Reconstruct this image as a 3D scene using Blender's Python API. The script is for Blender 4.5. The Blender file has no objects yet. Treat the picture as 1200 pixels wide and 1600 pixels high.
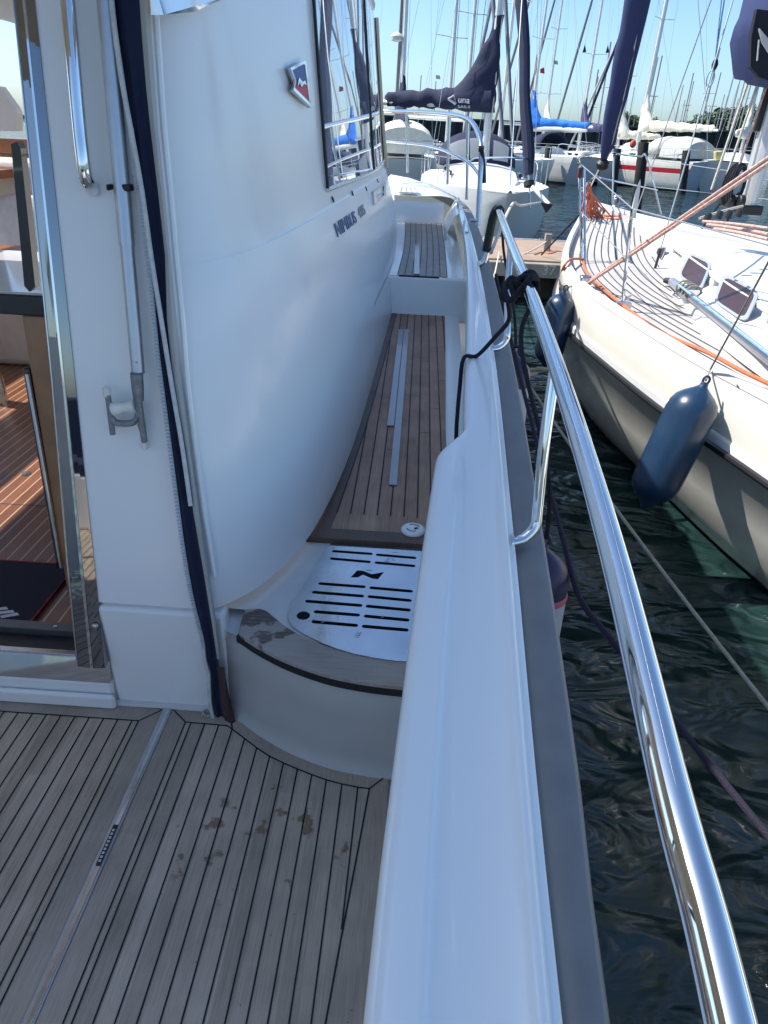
import bpy, math, random
from mathutils import Vector, Matrix, noise as mnoise
random.seed(7)
R_ = math.radians
D = bpy.data
scene = bpy.context.scene
COL = scene.collection

# ------------------------------------------------------------------ camera
FPX, PITCH, YAW, ROLL = 1041.0, 29.8, 1.75, 2.6      # focal length in pixels of a 1200x1600 frame, angles in degrees
CAM = Vector((0, 0, 2.4))
def cam_basis():
    p, r, y = R_(PITCH), R_(ROLL), R_(YAW)
    f = Vector((0, math.cos(p), -math.sin(p))); rt = Vector((1, 0, 0)); up = Vector((0, math.sin(p), math.cos(p)))
    r2 = rt*math.cos(r)+up*math.sin(r); u2 = -rt*math.sin(r)+up*math.cos(r)
    Z = Matrix.Rotation(y, 3, 'Z')
    return Z@r2, Z@u2, Z@f
CR, CU, CF = cam_basis()
cd = D.cameras.new('camera'); cam = D.objects.new('camera', cd); COL.objects.link(cam)
cd.sensor_fit = 'VERTICAL'; cd.sensor_height = 24; cd.lens = 24*FPX/1600
cd.clip_start = 0.02; cd.clip_end = 20000
m = Matrix.Identity(4)
for i in range(3):
    m[i][0], m[i][1], m[i][2], m[i][3] = CR[i], CU[i], -CF[i], CAM[i]
cam.matrix_world = m
scene.camera = cam

# ------------------------------------------------------------------ world, sun, exposure
SUN_EL = 53.0
sdir = Vector((-math.cos(R_(SUN_EL)), 0.13, math.sin(R_(SUN_EL)))).normalized()
w = D.worlds.new('World'); scene.world = w; w.use_nodes = True
nt = w.node_tree
sky = nt.nodes.new('ShaderNodeTexSky'); sky.sky_type = 'NISHITA'; sky.sun_disc = False
sky.sun_elevation = R_(SUN_EL); sky.sun_rotation = math.atan2(sdir.x, sdir.y)
sky.air_density = 0.85; sky.dust_density = 1.4; sky.ozone_density = 4.0
bg = nt.nodes['Background']; bg.inputs[1].default_value = 0.062
tint = nt.nodes.new('ShaderNodeMix'); tint.data_type = 'RGBA'; tint.blend_type = 'MULTIPLY'; tint.inputs[0].default_value = 1; tint.inputs[7].default_value = (.85, .965, 1.01, 1)   # white balance of the sky light
nt.links.new(sky.outputs[0], tint.inputs[6]); nt.links.new(tint.outputs[2], bg.inputs[0])
sl = D.lights.new('sun', 'SUN'); sl.energy = 2.0; sl.angle = R_(0.5); sl.color = (1, .965, .91)
so = D.objects.new('sun', sl); COL.objects.link(so)
so.rotation_euler = (-sdir).to_track_quat('-Z', 'Y').to_euler()
scene.view_settings.view_transform = 'Standard'; scene.view_settings.look = 'None'
scene.view_settings.exposure = 1.95; scene.view_settings.gamma = 1
scene.cycles.max_bounces = 10; scene.cycles.glossy_bounces = 6

# ------------------------------------------------------------------ picture ray helpers (turn a pixel into a point on a known plane)
def ray(x, y): return CF + CR*((x-600)/FPX) - CU*((y-800)/FPX)
def Pz(x, y, z): d = ray(x, y); return CAM + d*((z-CAM.z)/d.z)
def Py(x, y, Y): d = ray(x, y); return CAM + d*(Y/d.y)
def Px(x, y, X): d = ray(x, y); return CAM + d*(X/d.x)
def Pp(x, y, a, n):
    d = ray(x, y); return CAM + d*((a-CAM).dot(n)/d.dot(n))

def lerp(a, b, t): return a+(b-a)*t
def interp(tab, x):
    if x <= tab[0][0]: return tab[0][1]
    for (x0, y0), (x1, y1) in zip(tab, tab[1:]):
        if x <= x1: return lerp(y0, y1, (x-x0)/(x1-x0))
    return tab[-1][1]
def sinterp(tab, x):      # smooth (monotone-ish) interpolation
    n = len(tab)
    if x <= tab[0][0]: return tab[0][1]
    if x >= tab[-1][0]: return tab[-1][1]
    for i in range(n-1):
        if x <= tab[i+1][0]:
            x0, y0 = tab[i]; x1, y1 = tab[i+1]; h = x1-x0; t = (x-x0)/h
            def sl_(k):
                if k == 0: return (tab[1][1]-tab[0][1])/(tab[1][0]-tab[0][0])
                if k == n-1: return (tab[-1][1]-tab[-2][1])/(tab[-1][0]-tab[-2][0])
                return (tab[k+1][1]-tab[k-1][1])/(tab[k+1][0]-tab[k-1][0])
            m0, m1 = sl_(i)*h, sl_(i+1)*h
            return (2*t**3-3*t**2+1)*y0+(t**3-2*t**2+t)*m0+(-2*t**3+3*t**2)*y1+(t**3-t**2)*m1
def crom(pts, n=8, closed=False):
    pts = [Vector(p) for p in pts]; out = []; N = len(pts)
    for i in range(N if closed else N-1):
        if closed: a, b, c, d = pts[i-1], pts[i], pts[(i+1) % N], pts[(i+2) % N]
        else: a, b, c, d = pts[max(i-1, 0)], pts[i], pts[i+1], pts[min(i+2, N-1)]
        for k in range(n):
            t = k/n
            out.append(.5*((2*b)+(c-a)*t+(2*a-5*b+4*c-d)*t*t+(3*b-a-3*c+d)*t**3))
    if not closed: out.append(pts[-1])
    return out

# ------------------------------------------------------------------ materials
MATS = {}
def mat(name, color=(.8, .8, .8), rough=.5, metal=0, spec=.5, coat=0, coat_rough=.05, noise=0, nscale=8, bump=0, bscale=60, trans=0, alpha=1, sheen=0, aniso=None, dirt=None, emit=None, ior=1.5):
    if name in MATS: return MATS[name]
    mt = D.materials.new(name); mt.use_nodes = True; t = mt.node_tree; b = t.nodes['Principled BSDF']
    b.inputs['Base Color'].default_value = (*color, 1); b.inputs['Roughness'].default_value = rough
    b.inputs['Metallic'].default_value = metal; b.inputs['Specular IOR Level'].default_value = spec
    b.inputs['IOR'].default_value = ior
    b.inputs['Coat Weight'].default_value = coat; b.inputs['Coat Roughness'].default_value = coat_rough
    b.inputs['Transmission Weight'].default_value = trans; b.inputs['Alpha'].default_value = alpha
    b.inputs['Sheen Weight'].default_value = sheen
    tc = t.nodes.new('ShaderNodeTexCoord')
    if noise:
        n = t.nodes.new('ShaderNodeTexNoise'); n.inputs['Scale'].default_value = nscale; n.inputs['Detail'].default_value = 6
        t.links.new(tc.outputs['Object'], n.inputs['Vector'])
        r = t.nodes.new('ShaderNodeValToRGB')
        r.color_ramp.elements[0].position = .3; r.color_ramp.elements[1].position = .7
        c0 = dirt or tuple(c*(1-noise) for c in color); c1 = tuple(min(1, c*(1+noise*.5)) for c in color)
        r.color_ramp.elements[0].color = (*c0, 1); r.color_ramp.elements[1].color = (*c1, 1)
        t.links.new(n.outputs[0], r.inputs[0]); t.links.new(r.outputs[0], b.inputs['Base Color'])
        mr = t.nodes.new('ShaderNodeMapRange'); mr.inputs[3].default_value = max(0, rough*.8); mr.inputs[4].default_value = min(1, rough*1.25)
        t.links.new(n.outputs[0], mr.inputs[0]); t.links.new(mr.outputs[0], b.inputs['Roughness'])
    if bump:
        n2 = t.nodes.new('ShaderNodeTexNoise'); n2.inputs['Scale'].default_value = bscale; n2.inputs['Detail'].default_value = 4
        t.links.new(tc.outputs['Object'], n2.inputs['Vector'])
        bp = t.nodes.new('ShaderNodeBump'); bp.inputs['Strength'].default_value = bump; bp.inputs['Distance'].default_value = .01
        t.links.new(n2.outputs[0], bp.inputs['Height']); t.links.new(bp.outputs[0], b.inputs['Normal'])
    if emit: b.inputs['Emission Color'].default_value = (*emit[0], 1); b.inputs['Emission Strength'].default_value = emit[1]
    MATS[name] = mt; return mt

def teak(name, c0, c1, plank=.0458, off=0.0, axis=0, stain=None, stain_lo=.685, rough=.75, seams=None, seam_col=(.008, .008, .008), tone=.22):
    """weathered planking: per-plank tone, long grain, blotches; seams=width draws the caulk"""
    mt = D.materials.new(name); mt.use_nodes = True; t = mt.node_tree; b = t.nodes['Principled BSDF']; N = t.nodes.new; L = t.links.new
    tc = N('ShaderNodeTexCoord'); sp = N('ShaderNodeSeparateXYZ'); L(tc.outputs['Object'], sp.inputs[0])
    def math_(op, a, bv=None):
        n = N('ShaderNodeMath'); n.operation = op
        for k, v in enumerate((a, bv)):
            if v is None: continue
            if isinstance(v, (int, float)): n.inputs[k].default_value = v
            else: L(v, n.inputs[k])
        return n.outputs[0]
    u = math_('DIVIDE', math_('SUBTRACT', sp.outputs[axis], off), plank)
    fl = math_('FLOOR', u)
    wn = N('ShaderNodeTexWhiteNoise'); wn.noise_dimensions = '2D'
    cb = N('ShaderNodeCombineXYZ'); L(fl, cb.inputs[0])
    lv = math_('FLOOR', math_('ADD', math_('MULTIPLY', sp.outputs[1-axis], .7), math_('MULTIPLY', fl, .37))); L(lv, cb.inputs[1])
    L(cb.outputs[0], wn.inputs[0])
    mp = N('ShaderNodeMapping'); sc = [9, 9, 9]; sc[axis] = 330; sc[1-axis] = 9; mp.inputs['Scale'].default_value = sc
    L(tc.outputs['Object'], mp.inputs[0])
    gr = N('ShaderNodeTexNoise'); gr.inputs['Scale'].default_value = 1; gr.inputs['Detail'].default_value = 5; L(mp.outputs[0], gr.inputs['Vector'])
    bl = N('ShaderNodeTexNoise'); bl.inputs['Scale'].default_value = 7; bl.inputs['Detail'].default_value = 5; L(tc.outputs['Object'], bl.inputs['Vector'])
    v = math_('ADD', math_('MULTIPLY', wn.outputs[0], tone), math_('ADD', math_('MULTIPLY', gr.outputs[0], .55), math_('MULTIPLY', bl.outputs[0], .5)))
    rp = N('ShaderNodeValToRGB'); rp.color_ramp.elements[0].position = .38; rp.color_ramp.elements[1].position = 1.0
    rp.color_ramp.elements[0].color = (*c0, 1); rp.color_ramp.elements[1].color = (*c1, 1); L(v, rp.inputs[0])
    col = rp.outputs[0]
    if stain:
        (sx, sy, srx, sry), scol = stain
        s2 = N('ShaderNodeTexNoise'); s2.inputs['Scale'].default_value = 17; s2.inputs['Detail'].default_value = 3; L(tc.outputs['Object'], s2.inputs['Vector'])
        dx = math_('DIVIDE', math_('SUBTRACT', sp.outputs[0], sx), srx); dy = math_('DIVIDE', math_('SUBTRACT', sp.outputs[1], sy), sry)
        dd = math_('SUBTRACT', 1.0, math_('ADD', math_('MULTIPLY', dx, dx), math_('MULTIPLY', dy, dy)))
        k = math_('ADD', math_('MULTIPLY', dd, .12), s2.outputs[0])
        r2 = N('ShaderNodeValToRGB'); r2.color_ramp.elements[0].position = stain_lo; r2.color_ramp.elements[1].position = stain_lo+.055
        L(k, r2.inputs[0])
        msk = math_('MULTIPLY', math_('MINIMUM', math_('MAXIMUM', math_('MULTIPLY', dd, 3.0), 0.0), 1.0), r2.outputs[0])
        mx = N('ShaderNodeMix'); mx.data_type = 'RGBA'; L(math_('MINIMUM', math_('MULTIPLY', math_('MULTIPLY', msk, 1.5), gr.outputs[0]), .85), mx.inputs[0]); L(col, mx.inputs[6]); mx.inputs[7].default_value = (*scol, 1)
        col = mx.outputs[2]
    if seams:
        fr = math_('FRACT', u); k = math_('LESS_THAN', fr, seams/plank)
        mx = N('ShaderNodeMix'); mx.data_type = 'RGBA'; L(k, mx.inputs[0]); L(col, mx.inputs[6]); mx.inputs[7].default_value = (*seam_col, 1); col = mx.outputs[2]
    # small dark specks
    vo = N('ShaderNodeTexVoronoi'); vo.inputs['Scale'].default_value = 26; L(tc.outputs['Object'], vo.inputs['Vector'])
    sk = math_('LESS_THAN', vo.outputs['Distance'], .045)
    mx = N('ShaderNodeMix'); mx.data_type = 'RGBA'; L(math_('MULTIPLY', sk, .6), mx.inputs[0]); L(col, mx.inputs[6]); mx.inputs[7].default_value = (.02, .018, .015, 1); col = mx.outputs[2]
    L(col, b.inputs['Base Color']); b.inputs['Roughness'].default_value = rough
    bp = N('ShaderNodeBump'); bp.inputs['Strength'].default_value = .35; bp.inputs['Distance'].default_value = .002
    L(gr.outputs[0], bp.inputs['Height']); L(bp.outputs[0], b.inputs['Normal'])
    return mt

GEL = mat('gelcoat_white', (.85, .85, .825), .28, coat=.6, coat_rough=.06, bump=.012, bscale=5)
GELG = mat('gelcoat_glossy', (.85, .845, .82), .27, coat=.28, coat_rough=.11)
GELM = mat('gelcoat_moulded', (.62, .62, .59), .5, noise=.08, nscale=6, bump=.05, bscale=300)
CREAM = mat('gelcoat_cream', (.73, .705, .625), .2, coat=.5, noise=.04, nscale=3)
WHITE = mat('paint_white', (.60, .60, .585), .4, noise=.04, nscale=3)
NONSKID = mat('deck_nonskid', (.78, .78, .75), .7, noise=.05, nscale=9, bump=.2, bscale=500)
STRAKE = mat('rubbing_strake_grey', (.215, .21, .205), .5, noise=.12, nscale=12, bump=.05, bscale=200, metal=.35)
MIRROR = mat('polished_steel', (.78, .78, .78), .045, metal=1, noise=.03, nscale=30)
STEEL = mat('brushed_steel', (.62, .62, .63), .22, metal=1, noise=.1, nscale=40)
PLATE = mat('step_plate_steel', (.60, .60, .60), .12, metal=1, noise=.12, nscale=9, bump=.05, bscale=25)
ALU = mat('anodised_aluminium', (.56, .57, .60), .38, metal=.85, noise=.08, nscale=20)
MASTM = mat('mast_aluminium', (.66, .66, .64), .42, metal=.45, noise=.1, nscale=4)
BLACK = mat('black_rubber', (.012, .012, .013), .5)
CAULK = mat('deck_caulk', (.010, .010, .011), .6)
BLKGL = mat('black_glass', (.006, .006, .008), .03, coat=1)
WINDOW = mat('sky_paled_window', (.30, .37, .42), .015, coat=1, coat_rough=.005, ior=2.1)  # pale base colour stands in for sky through the glass, lifting dark reflections
NAVY = mat('navy_canvas', (.010, .016, .05), .85, noise=.25, nscale=14, bump=.25, bscale=40)
NAVY2 = mat('navy_sailcloth', (.022, .034, .11), .8, noise=.2, nscale=10, bump=.2, bscale=30)
PURPLE = mat('purple_canvas', (.05, .045, .12), .85, noise=.2, nscale=10, bump=.2, bscale=20)
BLUE = mat('bright_blue_canvas', (.01, .16, .62), .75, noise=.15, nscale=6, bump=.2, bscale=15)
CREAMC = mat('cream_canvas', (.72, .68, .56), .85, noise=.1, nscale=6, bump=.3, bscale=14)
GREYC = mat('grey_canvas', (.45, .45, .42), .85, noise=.12, nscale=8, bump=.2, bscale=20)
FABW = mat('white_webbing', (.62, .62, .60), .8, noise=.15, nscale=60)
ZIP = mat('zip_teeth', (.55, .60, .66), .5)
LEATH = mat('maroon_leather', (.07, .035, .04), .75, noise=.3, nscale=40)
ROPEB = mat('black_rope', (.012, .012, .02), .9, bump=.9, bscale=260)
ROPEG = mat('grey_rope', (.30, .29, .24), .9, noise=.3, nscale=80, bump=.6, bscale=220)
ROPEP = mat('purple_black_rope', (.022, .016, .035), .9, bump=.7, bscale=220)
ROPEW = mat('white_rope', (.62, .58, .50), .9, noise=.25, nscale=60, bump=.6, bscale=180)
ROPEL = mat('light_blue_rope', (.25, .42, .55), .9, noise=.3, nscale=60)
ORANGE = mat('orange_cord', (.55, .16, .07), .6, noise=.2, nscale=30)
WIRE = mat('stainless_wire', (.55, .56, .57), .35, metal=.7)
FEND = mat('navy_fender_vinyl', (.010, .034, .078), .32, noise=.2, nscale=7, coat=.25, bump=.02, bscale=30)
FENDW = mat('white_fender_vinyl', (.55, .55, .56), .4, noise=.1, nscale=8)
FENDP = mat('purple_fender_vinyl', (.04, .03, .07), .4, noise=.1, nscale=8)
PINK = mat('pink_band', (.62, .13, .17), .5)
RED = mat('red_paint', (.42, .02, .03), .4)
DKRED = mat('dark_red_antifoul', (.10, .02, .02), .6)
BOOT = mat('black_boot_top', (.012, .012, .014), .4)
PILE = mat('tarred_wood', (.016, .014, .013), .85, noise=.4, nscale=9, bump=.5, bscale=30)
CONC = mat('pier_concrete', (.30, .28, .25), .9, noise=.25, nscale=5, bump=.4, bscale=40)
CONCD = mat('pier_wet_concrete', (.07, .065, .05), .8, noise=.5, nscale=4, bump=.4, bscale=30)
PIERT = mat('pier_paving', (.33, .235, .17), .9, noise=.18, nscale=3, bump=.3, bscale=50)
WALLD = mat('dark_sheet_piling', (.025, .032, .032), .85, noise=.3, nscale=1)
CHERRY = mat('cherry_veneer', (.30, .10, .035), .32, noise=.3, nscale=7, coat=.3)
CHERRYD = mat('light_cherry_veneer', (.34, .17, .075), .4, noise=.25, nscale=10, coat=.2)
SOFA = mat('beige_leather', (.60, .52, .45), .6, noise=.1, nscale=12, bump=.2, bscale=40)
CUSH = mat('pale_cushion', (.74, .69, .64), .85, noise=.12, nscale=18)
MATN = mat('navy_carpet', (.012, .014, .03), .95, noise=.3, nscale=120, bump=.8, bscale=400)
LININ = mat('cream_lining', (.80, .76, .68), .6)
CLEAR = mat('clear_window', (.55, .6, .62), .08, alpha=.35)
HATCH = mat('smoked_acrylic', (.055, .022, .018), .12, spec=.35)
INKB = mat('blue_lettering', (.06, .12, .27), .4)
INKG = mat('grey_lettering', (.25, .28, .33), .4)
INKW = mat('white_lettering', (.55, .56, .60), .5)
GREEN = mat('green_clip', (.10, .55, .10), .5)
YEL = mat('yellow_horseshoe', (.60, .52, .22), .7, noise=.1)
WHIP = mat('white_plastic', (.80, .78, .70), .45, noise=.1, nscale=20)

T_SOLE = teak('teak_weathered', (.26, .215, .165), (.60, .50, .395), off=-.0618, stain=((-.30, 1.07, .30, .20), (.16, .085, .035)))
T_MARG = teak('teak_margin', (.26, .215, .165), (.58, .48, .38), plank=.9, off=.31)
T_HATCH = teak('teak_hatch', (.30, .23, .165), (.66, .53, .40), off=-.778, stain=((-.72, .78, .10, .16), (.22, .14, .085)))
T_DECK = teak('teak_side_deck', (.25, .14, .088), (.58, .36, .24), plank=.05, off=.012, rough=.6)
T_DECKM = teak('teak_side_margin', (.075, .045, .028), (.22, .13, .085), plank=.9, off=.31, rough=.5)
T_UPPER = teak('teak_upper_deck', (.19, .16, .13), (.42, .36, .31), plank=.055, off=.012, rough=.45)
T_NOSE = teak('teak_nosing', (.20, .17, .14), (.47, .42, .37), plank=.9, off=.31, axis=1, stain=((-.40, 1.52, .17, .13), (.05, .026, .014)), stain_lo=.56)
T_NEIGH = teak('teak_bleached', (.36, .34, .33), (.56, .53, .51), plank=.07, off=0, rough=.7, tone=.15)
T_CAB = teak('cabin_sole_teak', (.10, .035, .018), (.24, .095, .05), plank=.052, off=.01, rough=.28, seams=.006, seam_col=(.42, .30, .18), tone=.3)

# ------------------------------------------------------------------ mesh builder
class MB:
    def __init__(s): s.v = []; s.f = []; s.mi = []; s.m = []
    def slot(s, mt):
        if mt not in s.m: s.m.append(mt)
        return s.m.index(mt)
    def add(s, vs, fs, mt):
        o = len(s.v); k = s.slot(mt)
        s.v += [Vector(v) for v in vs]
        for f in fs: s.f.append([i+o for i in f]); s.mi.append(k)
        return s
    def quad(s, pts, mt): return s.add(pts, [list(range(len(pts)))], mt)
    def box(s, lo, hi, mt, rot=None, bev=0):
        x0, y0, z0 = lo; x1, y1, z1 = hi
        vs = [Vector(p) for p in ((x0,y0,z0),(x1,y0,z0),(x1,y1,z0),(x0,y1,z0),(x0,y0,z1),(x1,y0,z1),(x1,y1,z1),(x0,y1,z1))]
        if rot is not None:
            c = sum(vs, Vector())/8; vs = [c+rot@(v-c) for v in vs]
        return s.add(vs, [[0,3,2,1],[4,5,6,7],[0,1,5,4],[1,2,6,5],[2,3,7,6],[3,0,4,7]], mt)
    def loft(s, secs, mt, closed=True, cap=True):
        n = len(secs[0]); vs = [p for sec in secs for p in sec]; fs = []
        for i in range(len(secs)-1):
            for j in range(n if closed else n-1):
                a = i*n+j; b = i*n+(j+1) % n
                fs.append([a, b, b+n, a+n])
        if cap and closed: fs.append(list(range(n))[::-1]); fs.append(list(range((len(secs)-1)*n, len(secs)*n)))
        return s.add(vs, fs, mt)
    def tube(s, pts, r, mt, seg=10, cap=True):
        pts = [Vector(p) for p in pts]; n = len(pts); rs = r if isinstance(r, (list, tuple)) else [r]*n
        secs = []; prev = None
        for i, p in enumerate(pts):
            d = (pts[min(i+1, n-1)]-pts[max(i-1, 0)])
            d = d.normalized() if d.length > 1e-9 else Vector((0, 0, 1))
            if prev is None:
                a = Vector((0, 0, 1)) if abs(d.z) < .9 else Vector((1, 0, 0))
                e = (a-d*a.dot(d)).normalized()
            else:
                e = prev-d*prev.dot(d); e = e.normalized() if e.length > 1e-6 else prev
            prev = e; g = d.cross(e)
            secs.append([p+e*(rs[i]*math.cos(2*math.pi*k/seg))+g*(rs[i]*math.sin(2*math.pi*k/seg)) for k in range(seg)])
        return s.loft(secs, mt, True, cap)
    def prism(s, poly, off, mt):          # poly (3D loop) extruded by vector off
        n = len(poly); off = Vector(off); vs = [Vector(p) for p in poly]+[Vector(p)+off for p in poly]
        fs = [list(range(n))[::-1], list(range(n, 2*n))]+[[i, (i+1) % n, n+(i+1) % n, n+i] for i in range(n)]
        return s.add(vs, fs, mt)
    def ribbon(s, pts, width, up, mt, th=0):   # flat band following pts
        pts = [Vector(p) for p in pts]; up = Vector(up); A = []; B = []
        for i, p in enumerate(pts):
            d = (pts[min(i+1, len(pts)-1)]-pts[max(i-1, 0)]).normalized(); sd = d.cross(up).normalized()*width/2
            A.append(p-sd); B.append(p+sd)
        n = len(pts); fs = [[i, i+1, n+i+1, n+i] for i in range(n-1)]
        if not th: return s.add(A+B, fs, mt)
        secs = [[A[i], B[i], B[i]-up*th, A[i]-up*th] for i in range(n)]
        return s.loft(secs, mt)
    def lathe(s, prof, origin, axis, mt, seg=20):     # prof: (dist along axis, radius)
        o = Vector(origin); ax = Vector(axis).normalized()
        return s.tube([o+ax*d for d, r in prof], [max(r, .0004) for d, r in prof], mt, seg)
    def ball(s, c, r, mt, seg=12, sq=(1, 1, 1)):
        c = Vector(c); secs = []
        for i in range(seg//2+1):
            a = math.pi*i/(seg//2); rr = max(math.sin(a), .002)
            secs.append([c+Vector((r*sq[0]*rr*math.cos(2*math.pi*k/seg), r*sq[1]*rr*math.sin(2*math.pi*k/seg), -r*sq[2]*math.cos(a))) for k in range(seg)])
        return s.loft(secs, mt)
    def build(s, name, parent=None, local=False, smooth=35, bevel=0, bseg=2, solid=0, sub=0):
        me = D.meshes.new(name)
        if parent is not None: off = Vector((0, 0, 0)) if local else parent_loc(parent)
        else:
            n = len(s.v); off = Vector((sum(v.x for v in s.v)/n, sum(v.y for v in s.v)/n, min(v.z for v in s.v)))
            if local: off = Vector((0, 0, 0))
        me.from_pydata([tuple(v-off) for v in s.v], [], s.f)
        for q in s.m: me.materials.append(q)
        me.polygons.foreach_set('material_index', s.mi)
        me.validate(); me.update()
        import bmesh
        bm = bmesh.new(); bm.from_mesh(me); bmesh.ops.recalc_face_normals(bm, faces=bm.faces); bm.to_mesh(me); bm.free()
        if smooth:
            me.polygons.foreach_set('use_smooth', [True]*len(me.polygons)); me.set_sharp_from_angle(angle=R_(smooth))
        o = D.objects.new(name, me); COL.objects.link(o)
        if parent is not None: o.parent = parent
        else: o.location = off
        if bevel:
            b = o.modifiers.new('bevel', 'BEVEL'); b.width = bevel; b.segments = bseg; b.limit_method = 'ANGLE'; b.angle_limit = R_(40)
            if smooth: b.harden_normals = False
        if solid:
            b = o.modifiers.new('solid', 'SOLIDIFY'); b.thickness = solid; b.offset = 0
        if sub:
            b = o.modifiers.new('sub', 'SUBSURF'); b.levels = sub; b.render_levels = sub
        return o
def parent_loc(o):
    v = Vector((0, 0, 0))
    while o is not None: v += o.location; o = o.parent
    return v
def tag(o, label, cat, group=None, kind=None):
    if label: o['label'] = label
    if cat: o['category'] = cat
    if group: o['group'] = group
    if kind: o['kind'] = kind
    return o
def empty(name, loc, label, cat, group=None, rz=0):
    o = D.objects.new(name, None); COL.objects.link(o); o.location = loc; o.rotation_euler = (0, 0, rz); o.empty_display_size = .2
    return tag(o, label, cat, group)
def structure(o): o['kind'] = 'structure'; return o
def text(body, name, parent, origin, xdir, ydir, width, height, mt, ext=.002, local=False, bold=0):
    cu = D.curves.new(name, 'FONT'); cu.body = body; cu.size = 1; cu.extrude = ext; cu.offset = bold; cu.materials.append(mt)
    o = D.objects.new(name, cu); COL.objects.link(o); bpy.context.view_layer.update()
    dw, dh = o.dimensions.x, o.dimensions.y
    me = D.meshes.new_from_object(o.evaluated_get(bpy.context.evaluated_depsgraph_get())); D.objects.remove(o); me.name = name
    o = D.objects.new(name, me); COL.objects.link(o)
    o.parent = parent
    x = Vector(xdir).normalized()*width/dw; y = Vector(ydir).normalized()*height/dh
    xn = x.normalized(); z = xn.cross(y).normalized(); yn = z.cross(xn)
    mm = Matrix.Identity(4); org = Vector(origin)-(Vector((0, 0, 0)) if local else parent_loc(parent))
    for i in range(3): mm[i][0], mm[i][1], mm[i][2], mm[i][3] = x[i], yn[i]*y.length, z[i], org[i]
    o.matrix_local = mm
    return o

# ================================================================== SETTING: water
def water_material():
    mt = D.materials.new('harbour_water'); mt.use_nodes = True; t = mt.node_tree; b = t.nodes['Principled BSDF']; N = t.nodes.new; L = t.links.new
    b.inputs['Base Color'].default_value = (.013, .033, .032, 1); b.inputs['Roughness'].default_value = .04; b.inputs['IOR'].default_value = 1.5
    tc = N('ShaderNodeTexCoord')
    def wave(scale, detail, stretch, dist, w):
        mp = N('ShaderNodeMapping'); mp.inputs['Scale'].default_value = stretch; L(tc.outputs['Object'], mp.inputs[0])
        n = N('ShaderNodeTexNoise'); n.inputs['Scale'].default_value = scale; n.inputs['Detail'].default_value = detail; n.inputs['Distortion'].default_value = dist
        L(mp.outputs[0], n.inputs['Vector'])
        k = N('ShaderNodeMath'); k.operation = 'MULTIPLY'; k.inputs[1].default_value = w; L(n.outputs[0], k.inputs[0]); return k.outputs[0]
    a = N('ShaderNodeMath'); a.operation = 'ADD'; L(wave(.85, 2, (.8, 1.5, 1), .7, 1.0), a.inputs[0]); L(wave(3.0, 2, (.9, 1.5, 1), .9, .28), a.inputs[1])
    bp = N('ShaderNodeBump'); bp.inputs['Strength'].default_value = 1; bp.inputs['Distance'].default_value = .55
    L(a.outputs[0], bp.inputs['Height']); L(bp.outputs[0], b.inputs['Normal'])
    return mt
wb = MB(); wb.quad([(-6000, -3000, 0), (6000, -3000, 0), (6000, 9000, 0), (-6000, 9000, 0)], water_material())
structure(wb.build('water', smooth=0))

# ================================================================== OUR MOTOR YACHT
S = .78                                            # cockpit sole height
Y_ = empty('motor_yacht', (0, 0, 0), 'white motor yacht seen along its starboard side deck from the teak cockpit', 'motor yacht')

# ---- cockpit sole ----
def sole(x, y): return Pz(x, y, S)
arc_out = [Vector(p) for p in ((-.504, 1.495, S), (-.43, 1.452, S), (-.345, 1.405, S), (-.272, 1.370, S), (-.198, 1.342, S), (-.12, 1.318, S), (-.06, 1.307, S), (.008, 1.300, S))]
arc_in = [Vector(p) for p in ((-.50, 1.437, S), (-.481, 1.425, S), (-.433, 1.391, S), (-.391, 1.361, S), (-.347, 1.334, S), (-.301, 1.313, S), (-.257, 1.296, S), (-.213, 1.280, S), (-.169, 1.266, S), (-.124, 1.256, S), (-.077, 1.249, S), (-.044, 1.247, S))]
YB, YA = 1.440, -2.3
b = MB()
b.quad([(-.631, YA, S), (-.085, YA, S), (-.085, .67, S)]+[Vector(p) for p in arc_in[::-1]]+[(-.631, YB, S)], T_SOLE)
b.quad([(-.6875, YA, S), (-.631, YA, S), (-.631, YB, S), (-.6875, 1.489, S)], T_MARG)
b.quad([(-.6875, 1.489, S), (-.631, YB, S), (-.50, 1.437, S), (-.504, 1.495, S)], T_MARG)
for p, q, r, s_ in zip([arc_in[0]]+[arc_in[k] for k in (2, 4, 6, 8, 9, 10)], [arc_in[k] for k in (2, 4, 6, 8, 9, 10, 11)], arc_out[1:], arc_out[:-1]):
    b.quad([p, q, r, s_], T_MARG)
b.quad([(-.044, 1.247, S), (.008, 1.300, S), (.012, YA, S), (-.085, YA, S), (-.085, .67, S)], T_MARG)
# caulk seams (thin strips 1.5 mm proud)
def seam(pts, wd=.0042): b.ribbon([Vector(p)+Vector((0, 0, .0015)) for p in pts], wd, (0, 0, 1), CAULK)
seam([(-.6875, 1.489, S), (-.631, YB, S)]); seam([(-.631, YB, S), (-.50, 1.437, S)]+arc_in[1:]); seam([(-.504, 1.495, S), (-.481, 1.425, S)])
seam([(-.044, 1.247, S), (.008, 1.300, S)]); seam([(-.631, YB, S), (-.634, YA, S)])
seam([(-.044, 1.247, S), (-.0635, 1.02, S), (-.080, .84, S), (-.098, .62, S), (-.14, 0, S), (-.2, -1, S)], .0046)
ends = [(-.613, 1.440), (-.570, 1.440), (-.526, 1.439), (-.481, 1.425), (-.4345, 1.391), (-.3905, 1.361), (-.346, 1.334), (-.301, 1.314), (-.257, 1.296), (-.213, 1.280), (-.169, 1.266), (-.123, 1.256), (-.077, 1.249)]
for x, y in ends: seam([(x, y, S), (x-.004, YA if x < -.1 else .86, S)])
b.build('cockpit_sole', Y_, smooth=0)
b = MB()
xh = [-.796-.0448*k for k in range(20)]
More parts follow.
